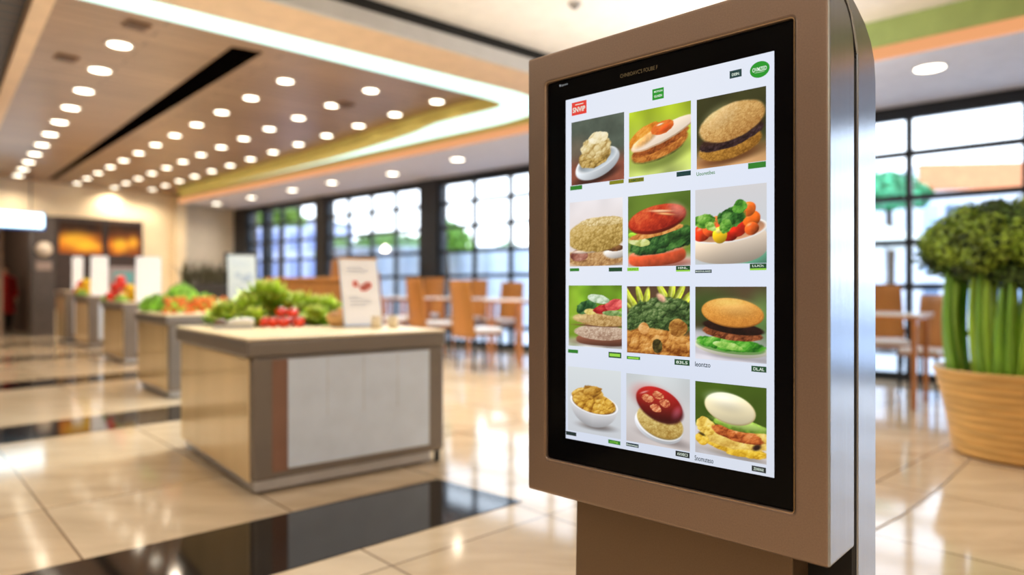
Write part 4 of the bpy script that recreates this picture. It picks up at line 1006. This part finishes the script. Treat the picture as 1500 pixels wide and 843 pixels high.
# person in a red coat in the corridor mouth
def person(x,y,rz):
    r=empty('person',(x,y,0),rz,'person in a long dark red coat standing in the corridor opening','person')
    J={'pel':(0,0,.92),'sp':(0,.01,1.12),'ch':(0,0,1.32),'nk':(0,.0,1.47),'hd':(0,-.02,1.56),'ht':(0,-.01,1.68),
       'ls':(-.18,0,1.39),'le':(-.25,.03,1.12),'lw':(-.24,-.06,.88),'rs':(.18,0,1.39),'re':(.25,.03,1.12),'rw':(.24,-.06,.88),
       'lh':(-.09,0,.88),'lk':(-.1,-.03,.48),'la':(-.1,.02,.09),'lt':(-.11,-.14,.04),'rh':(.09,0,.88),'rk':(.1,-.02,.48),'ra':(.11,.04,.09),'rt':(.12,-.12,.04)}
    E=[('pel','sp'),('sp','ch'),('ch','nk'),('nk','hd'),('hd','ht'),('ch','ls'),('ls','le'),('le','lw'),('ch','rs'),('rs','re'),('re','rw'),('pel','lh'),('lh','lk'),('lk','la'),('la','lt'),('pel','rh'),('rh','rk'),('rk','ra'),('ra','rt')]
    RD={'pel':.15,'sp':.13,'ch':.15,'nk':.06,'hd':.095,'ht':.085,'ls':.065,'le':.05,'lw':.035,'rs':.065,'re':.05,'rw':.035,'lh':.09,'lk':.065,'la':.045,'lt':.04,'rh':.09,'rk':.065,'ra':.045,'rt':.04}
    for s,w in ((-1,'lw'),(1,'rw')):
        bx,by,bz=J[w]; J[w+'p']=(bx,by-.02,bz-.06); E.append((w,w+'p')); RD[w+'p']=.032
        for k in range(4):
            a=w+'f%d'%k; L=(.075,.085,.08,.06)[k]; J[a]=(bx-.0+s*.004,by-.045+.02*k,bz-.06-L*.6); J[a+'e']=(bx-s*.012,by-.05+.02*k,bz-.06-L); E+=[(w+'p',a),(a,a+'e')]; RD[a]=.0095; RD[a+'e']=.008
        J[w+'t']=(bx-s*.01,by-.075,bz-.07); E.append((w,w+'t')); RD[w+'t']=.011
    ks=list(J); me=bpy.data.meshes.new('body'); me.from_pydata([J[k] for k in ks],[(ks.index(a),ks.index(c)) for a,c in E],[])
    o=bpy.data.objects.new('body',me); COL.objects.link(o); o.parent=r
    md_=o.modifiers.new('skin','SKIN'); 
    if not me.skin_vertices: 
        bm=bmesh.new(); bm.from_mesh(me); bm.verts.layers.skin.verify(); bm.to_mesh(me); bm.free()
    for i,k in enumerate(ks):
        me.skin_vertices[0].data[i].radius=(RD[k],RD[k]*(.75 if k in('pel','sp','ch') else 1)); me.skin_vertices[0].data[i].use_root=(k=='pel')
    sb=o.modifiers.new('sub','SUBSURF'); sb.levels=2; sb.render_levels=2
    me.materials.append(mat('skin_tone',(206,160,128),rough=.5,var=.04))
    M_coat=mat('red_coat',(176,26,28),rough=.7,var=.12)
    b=MB(); b.sm=True
    for (z0,rx,ry) in ((0,0,0),): pass
    prof_=[(.075,.07,1.49),(.13,.10,1.45),(.215,.125,1.40),(.21,.14,1.25),(.19,.135,1.1),(.205,.15,.92),(.23,.17,.7),(.25,.18,.5),(.235,.165,.49)]
    n=24; vs=[(rx*math.cos(2*PI*k/n),ry*math.sin(2*PI*k/n),z) for rx,ry,z in prof_ for k in range(n)]
    b.add(vs,[(j*n+k,(j+1)*n+k,(j+1)*n+(k+1)%n,j*n+(k+1)%n) for j in range(len(prof_)-1) for k in range(n)])
    b.build('coat',M_coat,r)
    for s in (-1,1):
        b=MB(); b.sm=True; b.tube([(s*.17,0,1.40),(s*.22,.02,1.27),(s*.255,.03,1.12),(s*.25,-.03,.98),(s*.24,-.055,.91)],[.085,.078,.07,.062,.056],14); b.build('sleeve',M_coat,r)
        b=MB(); b.sm=True; b.tube([(s*.09,0,.86),(s*.1,-.025,.48),(s*.105,.03,.09)],[.11,.085,.07],14); b.build('trouser_leg',mat('dark_trousers',(36,28,26),rough=.7),r)
        b=MB(); b.sm=True; b.ball((s*.11,-.04,.045),(.05,.13,.045),14,8); b.build('shoe',M_blackm,r)
    b=MB(); b.sm=True; b.ball((0,.015,1.66),(.1,.115,.105),18,12); o=b.build('hair',mat('brown_hair',(70,44,28),rough=.6,var=.15),r)
    b=MB(); b.sm=True
    for s in (-1,1): b.ball((s*.035,-.112,1.60),(.012,.008,.008),8,6)
    b.build('eye',M_dark,r)
    b=MB(); b.sm=True; b.ball((0,-.118,1.565),(.014,.02,.022),10,8); b.ball((0,-.108,1.52),(.026,.01,.007),10,6); b.build('nose_and_mouth',mat('lip_tone',(180,112,96),rough=.5),r)
    return r
pp=aty(6,17.4); person(pp[0],pp[1],math.radians(60))

# black planter with spiky grass behind the second counter
px_=aty(300,13.2)
pb=empty('grass_planter',(px_[0],px_[1],0),math.radians(30),'black planter box of spiky dark grass behind the carrots counter','planter')
b=MB(); b.box(-.5,.5,-.2,.2,0,1.22); b.build('planter_box',mat('planter_black',(40,36,36),rough=.5),pb,bevel=.02)
rbox('soil',(-.46,.46,-.16,.16,1.21,1.235),mat('soil',(46,34,26),rough=.9),pb,.003)
b=MB(); rg=random.Random(9)
for k in range(170):
    x=rg.uniform(-.42,.42); y=rg.uniform(-.14,.14); L=rg.uniform(.25,.55); a=rg.random()*6.28; ln=rg.uniform(.1,.5)
    q=Vector((math.cos(a),math.sin(a),0)); w=Vector((-q.y,q.x,0))*.011
    p=Vector((x,y,1.22)); m1=p+Vector((0,0,L*.6))+q*ln*.2; e=p+Vector((0,0,L))+q*ln*.6
    b.add([p-w,p+w,m1+w,m1-w,e],[(0,1,2,3),(3,2,4)])
b.build('grass_blades',mat('grass_dark',(74,72,50),rough=.6,island=.4),pb)

# ------------------------------------------------------------------ dining area
M_chair=mat('chair_wood',(156,102,48),rough=.35,var=.12,scale=3,stretch=(1,1,.25))
M_seatw=mat('seat_cushion_white',(226,228,236),rough=.35,var=.02)
M_tabw=mat('table_wood',(176,112,58),rough=.35,var=.1,scale=4)
M_tabtop=mat('table_white_top',(232,236,244),rough=.12,var=.02)
ch0=None
def chair(x,y,face,label,group,h=1.25):
    global ch0
    rz=math.atan2(face[0],-face[1])
    if ch0 is None:
        ch0=empty('dining_chair',(0,0,0),0,label,'chair',group)
        vs=[];n=9;rows_=8
        b=MB(); b.sm=True
        def P(u,v,t):
            z=.46+.79*v; w=.30*(1-.12*v)+.0; x=u*w; y=.235+.07*v+.035*(1-u*u)+t; return (x,y,z)
        fr=[P(-1+2*i/(n-1),j/(rows_-1),0) for j in range(rows_) for i in range(n)]; bk=[P(-1+2*i/(n-1),j/(rows_-1),.022) for j in range(rows_) for i in range(n)]
        o_=len(fr); fs=[]
        for j in range(rows_-1):
            for i in range(n-1):
                k=j*n+i; fs.append((k,k+1,k+n+1,k+n)); fs.append((o_+k,o_+k+n,o_+k+n+1,o_+k+1))
        for i in range(n-1):
            fs.append((i,o_+i,o_+i+1,i+1)); k=(rows_-1)*n+i; fs.append((k,k+1,o_+k+1,o_+k))
        for j in range(rows_-1):
            k=j*n; fs.append((k,k+n,o_+k+n,o_+k)); k=j*n+n-1; fs.append((k,o_+k,o_+k+n,k+n))
        b.add(fr+bk,fs); b.build('backrest',M_chair,ch0,bevel=.004)
        rbox('seat',(-.24,.24,-.24,.262,.49,.535),M_chair,ch0,.012)
        rbox('cushion',(-.235,.235,-.245,.215,.533,.592),M_seatw,ch0,.02,seg=3)
        for sx in (-1,1):
            for sy in (-1,1):
                b=MB(); b.sm=True; b.tube([(sx*.205,sy*.2,.5),(sx*.225,sy*.235,0)],[.021,.014],10); b.build('leg',M_blackm,ch0)
        o=ch0
    else:
        o=dup(ch0,None,None,label); o['group']=group
    o.location=(x,y,0); o.rotation_euler=(0,0,rz); s=h/1.25; o.scale=(s,s,s); return o
tb0=None
def table(x,y,rz,label,group,h=.98,wx=.74,wy=.74):
    global tb0
    if tb0 is None:
        tb0=empty('dining_table',(0,0,0),0,label,'table',group)
        rbox('table_edge',(-wx/2,wx/2,-wy/2,wy/2,.925,.968),M_tabw,tb0,.006)
        rbox('table_surface',(-wx/2-.004,wx/2+.004,-wy/2-.004,wy/2+.004,.955,.98),M_tabtop,tb0,.004)
        for sx in (-1,1):
            for sy in (-1,1):
                b=MB(); b.box(-.022,.022,-.022,.022,0,.93); o=b.build('leg',M_tabw,tb0,bevel=.004); o.location=(sx*(wx/2-.06),sy*(wy/2-.06),0)
        o=tb0
    else: o=dup(tb0,None,None,label); o['group']=group
    o.location=(x,y,0); o.rotation_euler=(0,0,rz); o.scale=(1,1,h/.98); return o
TA=math.atan2(N.y,N.x)
f=(.82,.57); fb=(-N.x,-N.y)
gt='white-topped dining tables by the windows'; gc='brown dining chairs by the windows left of the kiosk'
table(.10,10.28,TA,'nearest white-topped dining table at the left edge of the kiosk',gt)
table(-.74,11.66,TA,'white-topped dining table behind the two nearest brown chairs',gt)
table(-1.5,12.15,TA,'white-topped dining table right of the white menu card',gt)
table(-2.36,12.98,TA,'white-topped dining table farthest back, partly hidden by the menu card',gt)
table(.8,11.9,TA,'white-topped dining table close to the window beside the kiosk edge',gt)
chair(-.46,9.55,f,'nearest brown wooden dining chair seen from behind, left of the kiosk',gc)
chair(-1.28,10.95,f,'second nearest brown wooden dining chair seen from behind, right of the nearest counter',gc,1.3)
chair(-.2,12.3,fb,'brown dining chair facing the room by the window near the kiosk edge',gc)
chair(-.88,12.72,fb,'brown dining chair facing the room behind the second nearest chair',gc,1.3)
chair(-2.04,11.5,f,'brown dining chair just right of the white menu card top',gc,1.4)
chair(-1.8,13.6,fb,'brown dining chair facing the room in the middle of the window row',gc,1.35)
chair(-3.9,14.2,fb,'small distant brown dining chair in front of the far window bay',gc,1.75)
# low slatted wooden partition
pa=empty('wooden_partition',(-2.66,9.1,0),math.radians(-4),'low brown slatted wooden partition behind the lettuce heap','partition')
M_part=mat('partition_wood',(150,96,56),rough=.45,var=.14,scale=5,stretch=(6,1,.4))
rbox('panel',(-.62,.62,0,.05,.05,1.24),M_part,pa,.004)
b=MB()
for k in range(15): b.box(-.6+k*.082,-.6+k*.082+.055,-.018,.002,.08,1.22)
b.build('slat_face',M_chair,pa,bevel=.003)
rbox('top_rail',(-.65,.65,-.035,.075,1.24,1.285),M_chair,pa,.008)
for x in (-.62,.57): rbox('end_post',(x,x+.05,-.03,.07,0,1.25),M_chair,pa,.005)
# set on the right of the kiosk
gr='dining set between the kiosk and the planter'
table(3.74,6.85,math.radians(50),'white-topped dining table just right of the kiosk',gr,.9)
chair(4.42,7.25,(-.85,-.5),'brown wooden dining chair with white seat beside the potted plant',gr,1.07)
chair(4.30,7.9,(-.3,-1),'brown dining chair behind the table just right of the kiosk',gr,1.18)
o=chair(3.05,7.35,(.7,-.7),'brown dining chair tucked behind the right edge of the kiosk',gr,1.1)

# ------------------------------------------------------------------ big potted plant
PCX,PCY=3.46,4.66
po=empty('potted_plant',(PCX,PCY,0),0,'large potted plant with thick green stems and a broccoli-like crown in a ribbed tan pot','plant')
M_pot=mat('pot_tan',(212,166,98),rough=.45,var=.1,scale=3,stretch=(1,1,9))
b=MB(); b.sm=True
pr=[(.001,0),(.36,0),(.378,.015)]
for k in range(46):
    z=.02+k*.0122; t=z/.585; r=.385+.118*t-.012*math.sin(t*PI)
    pr.append((r+.0045*math.sin(k*PI/2.0+.5),z))
pr+=[(.507,.588),(.497,.598),(.478,.59),(.46,.5),(.001,.5)]
b.lathe(pr,72); b.build('pot',M_pot,po)
b=MB(); b.sm=True; b.lathe([(.001,.49),(.462,.49),(.466,.53),(.3,.55),(.001,.555)],32); b.build('soil',mat('soil',(46,34,26),rough=.9),po)
rg=random.Random(21)
M_stem=mat('stem_green',(158,198,62),rough=.4,var=.14,scale=5,stretch=(4,4,.5)); M_stem2=mat('stem_green_dark',(108,156,44),rough=.4,var=.15,scale=5,stretch=(4,4,.5))
for k in range(62):
    ring=k%3; rr=(.42,.33,.18)[ring]; a=k*2.399+rg.uniform(-.1,.1)
    p0=Vector((rr*math.cos(a),rr*math.sin(a),.54)); top=Vector((1.06*rr*math.cos(a+rg.uniform(-.12,.12)),1.06*rr*math.sin(a),rg.uniform(1.14,1.28)))
    tang=Vector((-math.sin(a),math.cos(a),0)); outv=Vector((math.cos(a),math.sin(a),0)); wd=rg.uniform(.02,.036)
    vs=[];fs=[]
    for j in range(9):
        t=j/8; c=p0.lerp(top,t)+outv*(.03*math.sin(t*PI)); w=wd*(1.3-.85*t)
        for q in (-1,-.4,.4,1): vs.append(c+tang*w*q-outv*(abs(q)**2*.016))
        for q in (1,.4,-.4,-1): vs.append(c+tang*w*q*.9-outv*(abs(q)**2*.016+.012))
    for j in range(8):
        for i in range(8): fs.append((j*8+i,j*8+(i+1)%8,(j+1)*8+(i+1)%8,(j+1)*8+i))
    b=MB(); b.sm=True; b.add(vs,fs); b.build('stem',M_stem if k%3 else M_stem2,po)
b=MB(); b2=MB()
def leafball(b,c,r,n,sz):
    for _ in range(n):
        d=Vector((rg.gauss(0,1),rg.gauss(0,1),rg.gauss(0,1))).normalized()
        p=Vector(c)+d*r*rg.uniform(.72,1.06); nn=(d+Vector((rg.uniform(-.7,.7),rg.uniform(-.7,.7),rg.uniform(-.5,.7)))).normalized()
        u=nn.orthogonal().normalized(); an=rg.random()*6.28; u=(u*math.cos(an)+nn.cross(u)*math.sin(an)); w=nn.cross(u); s=sz*rg.uniform(.6,1.25)
        b.add([p-u*s*.6,p-w*s*.38+nn*s*.12,p+u*s*.7,p+w*s*.38+nn*s*.12],[(0,1,2,3)])
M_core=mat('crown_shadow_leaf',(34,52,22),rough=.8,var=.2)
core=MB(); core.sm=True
for k in range(70):
    # clumps over a flattened dome
    t=(k+.5)/70; th=math.acos(1-1.18*t); a=k*2.399
    c=(.50*math.sin(th)*math.cos(a),.50*math.sin(th)*math.sin(a),1.40+.27*math.cos(th)+rg.uniform(-.015,.015))
    r=rg.uniform(.085,.125)
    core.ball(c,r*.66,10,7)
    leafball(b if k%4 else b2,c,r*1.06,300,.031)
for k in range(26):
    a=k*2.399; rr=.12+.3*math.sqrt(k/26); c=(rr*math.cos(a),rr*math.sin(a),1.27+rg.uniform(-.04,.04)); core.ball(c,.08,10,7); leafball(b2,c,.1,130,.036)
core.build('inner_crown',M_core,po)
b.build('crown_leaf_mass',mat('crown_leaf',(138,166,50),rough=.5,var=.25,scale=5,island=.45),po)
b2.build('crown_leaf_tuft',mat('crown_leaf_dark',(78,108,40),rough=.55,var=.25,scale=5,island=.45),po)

# ------------------------------------------------------------------ outdoors, seen through the glass
ppoly('ground_outdoor',[R(70,.35),R(-70,.35),R(-70,90),R(70,90)],-.2,-.06,mat('paving_pale',(206,208,214),rough=.8,var=.05))
M_bark=mat('bark',(92,74,56),rough=.9,var=.15)
def tree(px,d,h,r,col,label,trunk=True):
    x,y=aty(px,d); t=empty('tree',(x,y,-.06),0,label,'tree','trees outside the windows')
    rg=random.Random(int(px)); b=MB()
    for k in range(14):
        a=k*2.4; q=r*.62*math.sqrt(k/14); leafheap(b,(q*math.cos(a),q*math.sin(a),h-r*1.05+rg.uniform(-.25,.35)*r),(r*.55,r*.55,r*.6),170,r*.2,k+int(px))
    b.build('foliage',mat('tree_leaf_%s'%'_'.join(str(c) for c in col),col,rough=.6,var=.2,scale=1.5,island=.3),t)
    b=MB(); b.sm=True; b.tube([(0,0,0),(.03,0,h*.5),(0,.02,h-r*.8)],[.14,.11,.06],10); b.build('trunk',M_bark,t)
for a in ((652,18.6,3.2,.75,(120,170,54),'light green tree outside the window at the left of the nearest bay'),(558,29,3.7,1.0,(112,150,72),'green tree outside the middle of the second window bay'),(615,25,3.3,.9,(98,138,62),'darker green tree outside the right of the second window bay'),(500,24.5,3.2,.9,(140,170,100),'pale green tree outside the left of the second window bay'),(735,27,3.2,1.1,(150,180,120),'distant pale green tree outside the nearest bay beside the kiosk'),
          (410,25,4.6,.9,(130,164,64),'yellow-green tree outside the far window bay'),(372,22,5.4,1.0,(84,140,40),'bright green tree outside the narrow last window'),
          (1302,15.5,4.0,.8,(70,170,120),'fresh green tree outside the window just right of the kiosk'),(1440,15,2.9,.7,(130,190,70),'low green tree outside the window above the potted plant')):
    tree(*a)
def wallthing(name,px0,px1,d,h,m,label,cat):
    p=Vector(aty(px0,d)); q=Vector(aty(px1,d*.97)); c=(p+q)/2; L=(q-p).length; rz=math.atan2((q-p).y,(q-p).x)
    r=empty(name,(c.x,c.y,-.06),rz,label,cat); return r,L
r,L=wallthing('garden_wall',480,800,19.8,2.3,None,'pale blue-grey garden wall outside behind the dining tables','wall')
rbox('wall_panel',(-L/2,L/2,0,.2,0,2.3),mat('wall_blue_grey',(222,230,242),rough=.7,var=.04),r,.01); rbox('coping',(-L/2-.05,L/2+.05,-.05,.25,2.3,2.38),mat('coping_pale',(214,222,232),rough=.7),r,.01)
for k in range(9): rbox('pier',(-L/2+k*L/8-.12,-L/2+k*L/8+.12,-.06,.0,0,2.3),mat('pier_blue',(206,218,236),rough=.7),r,.01)
r,L=wallthing('apartment_block',360,470,30,4,None,'hazy violet-blue building outside the far window bay','building')
rbox('facade',(-L/2,L/2,0,3,0,4.0),mat('facade_violet',(190,196,226),rough=.7),r,.02)
for j in range(3):
    for k in range(4):
        b=MB(); b.box(-L/2+.3+k*L/4,-L/2+.3+k*L/4+L/6,-.05,.02,.4+j*1.2,1.2+j*1.2); b.build('facade_window',mat('win_blue',(130,146,196),rough=.3),r)
rbox('roof',(-L/2-.1,L/2+.1,-.1,3.1,4.0,4.15),mat('roof_grey',(150,156,170),rough=.8),r,.02)
r,L=wallthing('shop_building',1345,1640,21,5,None,'two-storey building with an orange upper band outside the right window','building')
rbox('facade',(-L/2,L/2,0,4,0,5.0),mat('facade_white',(214,218,226),rough=.7),r,.02)
rbox('orange_band',(-L/2-.02,L/2*.1,-.12,.0,4.2,5.0),mat('facade_orange',(224,140,92),rough=.6),r,.02)
rbox('grey_band',(L/2*.1,L/2,-.12,.0,4.1,5.0),mat('facade_bluegrey',(120,150,180),rough=.6),r,.02)
for j in range(3):
    for k in range(9):
        b=MB(); b.box(-L/2+.15+k*L/9,-L/2+.15+k*L/9+L/13,-.05,.02,.5+j*1.2,1.35+j*1.2); b.build('shop_window',mat('win_pale' if (j+k)%3 else 'win_slate',(170,196,224) if (j+k)%3 else (96,120,150),rough=.3),r)
pz=aty(1298,12.6)
us=empty('patio_parasol',(pz[0],pz[1],-.06),0,'white patio parasol outside the window just right of the kiosk','parasol')
b=MB(); b.add([(1.0*math.cos(k*PI/4),1.0*math.sin(k*PI/4),1.95) for k in range(8)]+[(0,0,2.35)],[(k,(k+1)%8,8) for k in range(8)]); b.build('canopy',mat('canopy_white',(246,240,226),rough=.8),us)
b=MB(); b.sm=True; b.tube([(0,0,0),(0,0,2.33)],.025,10); b.build('pole',M_silver,us)
b=MB(); b.sm=True; b.lathe([(.001,0),(.25,0),(.25,.06),(.04,.09),(.001,.09)],20); b.build('base',M_charcoal,us)

# ------------------------------------------------------------------ light
wd=bpy.data.worlds.new('sky'); S.world=wd; wd.use_nodes=True; nt=wd.node_tree; nn=nt.nodes; ll=nt.links
bgn=nn['Background']; tc=nn.new('ShaderNodeTexCoord'); sp_=nn.new('ShaderNodeSeparateXYZ'); rp=nn.new('ShaderNodeValToRGB')
ll.new(tc.outputs['Generated'],sp_.inputs[0]); ll.new(sp_.outputs['Z'],rp.inputs[0])
rp.color_ramp.elements[0].position=0; rp.color_ramp.elements[0].color=(.93,.96,1,1); rp.color_ramp.elements[1].position=.6; rp.color_ramp.elements[1].color=(.62,.78,1,1)
ll.new(rp.outputs[0],bgn.inputs[0]); bgn.inputs[1].default_value=4.0
for (a0,a1,_) in bays:
    l=bpy.data.lights.new('window_daylight','AREA'); l.shape='RECTANGLE'; l.size=a1-a0; l.size_y=ZS-.2; l.cycles.is_portal=True
    o=bpy.data.objects.new('window_daylight',l); COL.objects.link(o); p=R((a0+a1)/2,.3); o.location=(p[0],p[1],(ZS-.1)/2)
    o.rotation_euler=Vector((-N.x,-N.y,0)).to_track_quat('-Z','Y').to_euler()

l=bpy.data.lights.new('added_corridor_fill','POINT'); l.energy=90; l.color=(1,.86,.7); l.shadow_soft_size=.12  # unseen fill lamp, added to brighten the corridor and the person
o=bpy.data.objects.new('added_corridor_fill',l); COL.objects.link(o); p=R(A_FAR+1.6,-6.6); o.location=(p[0],p[1],2.6)
for (x,y,z,sx,sy,e,c) in ((.8,-2.6,2.3,5,5,150,(1,.96,.92)),(-3.6,6.6,2.35,3.4,5.0,32,(1,.92,.82)),(-7.6,11.6,2.35,3,5,36,(1,.92,.82)),(-3.2,1.6,2.35,3,3,40,(1,.94,.87)),(1.6,6.2,2.45,3,2,45,(1,.95,.9))):  # unseen upward fill lamps, added to brighten the ceilings
    l=bpy.data.lights.new('added_upward_fill','AREA'); l.shape='RECTANGLE'; l.size=sx; l.size_y=sy; l.energy=e; l.color=c
    o=bpy.data.objects.new('added_upward_fill',l); COL.objects.link(o); o.location=(x,y,z); o.rotation_euler=(PI,0,math.radians(43))

# the cove strip as a lamp
q0=Vector((-2.6,5.75)); q1=Vector((-.1,7.98)); c_=(q0+q1)/2
l=bpy.data.lights.new('cove_lamp','AREA'); l.shape='RECTANGLE'; l.size=(q1-q0).length; l.size_y=.22; l.energy=210; l.color=(.95,1,.97)
o=bpy.data.objects.new('cove_lamp',l); COL.objects.link(o); o.location=(c_.x,c_.y,ZR-.01); o.rotation_euler=(0,0,math.atan2((q1-q0).y,(q1-q0).x))

# ------------------------------------------------------------------ camera
cd=bpy.data.cameras.new('camera'); cam=bpy.data.objects.new('camera',cd); COL.objects.link(cam); S.camera=cam
cam.location=(0,0,EYE); cam.rotation_euler=(PI/2,0,0)
cd.sensor_width=36; cd.lens=36*F/1500.0; cd.shift_y=0; cd.clip_start=.05; cd.clip_end=300
cd.dof.use_dof=True; cd.dof.focus_distance=1.52; cd.dof.aperture_fstop=1.25
S.view_settings.view_transform='Standard'; S.view_settings.look='None'; S.view_settings.exposure=0; S.view_settings.gamma=1
S.cycles.use_denoising=True
S.cycles.max_bounces=8; S.cycles.diffuse_bounces=4; S.cycles.glossy_bounces=4; S.cycles.transparent_max_bounces=8; S.cycles.sample_clamp_indirect=6
S.cycles.caustics_reflective=False; S.cycles.caustics_refractive=False
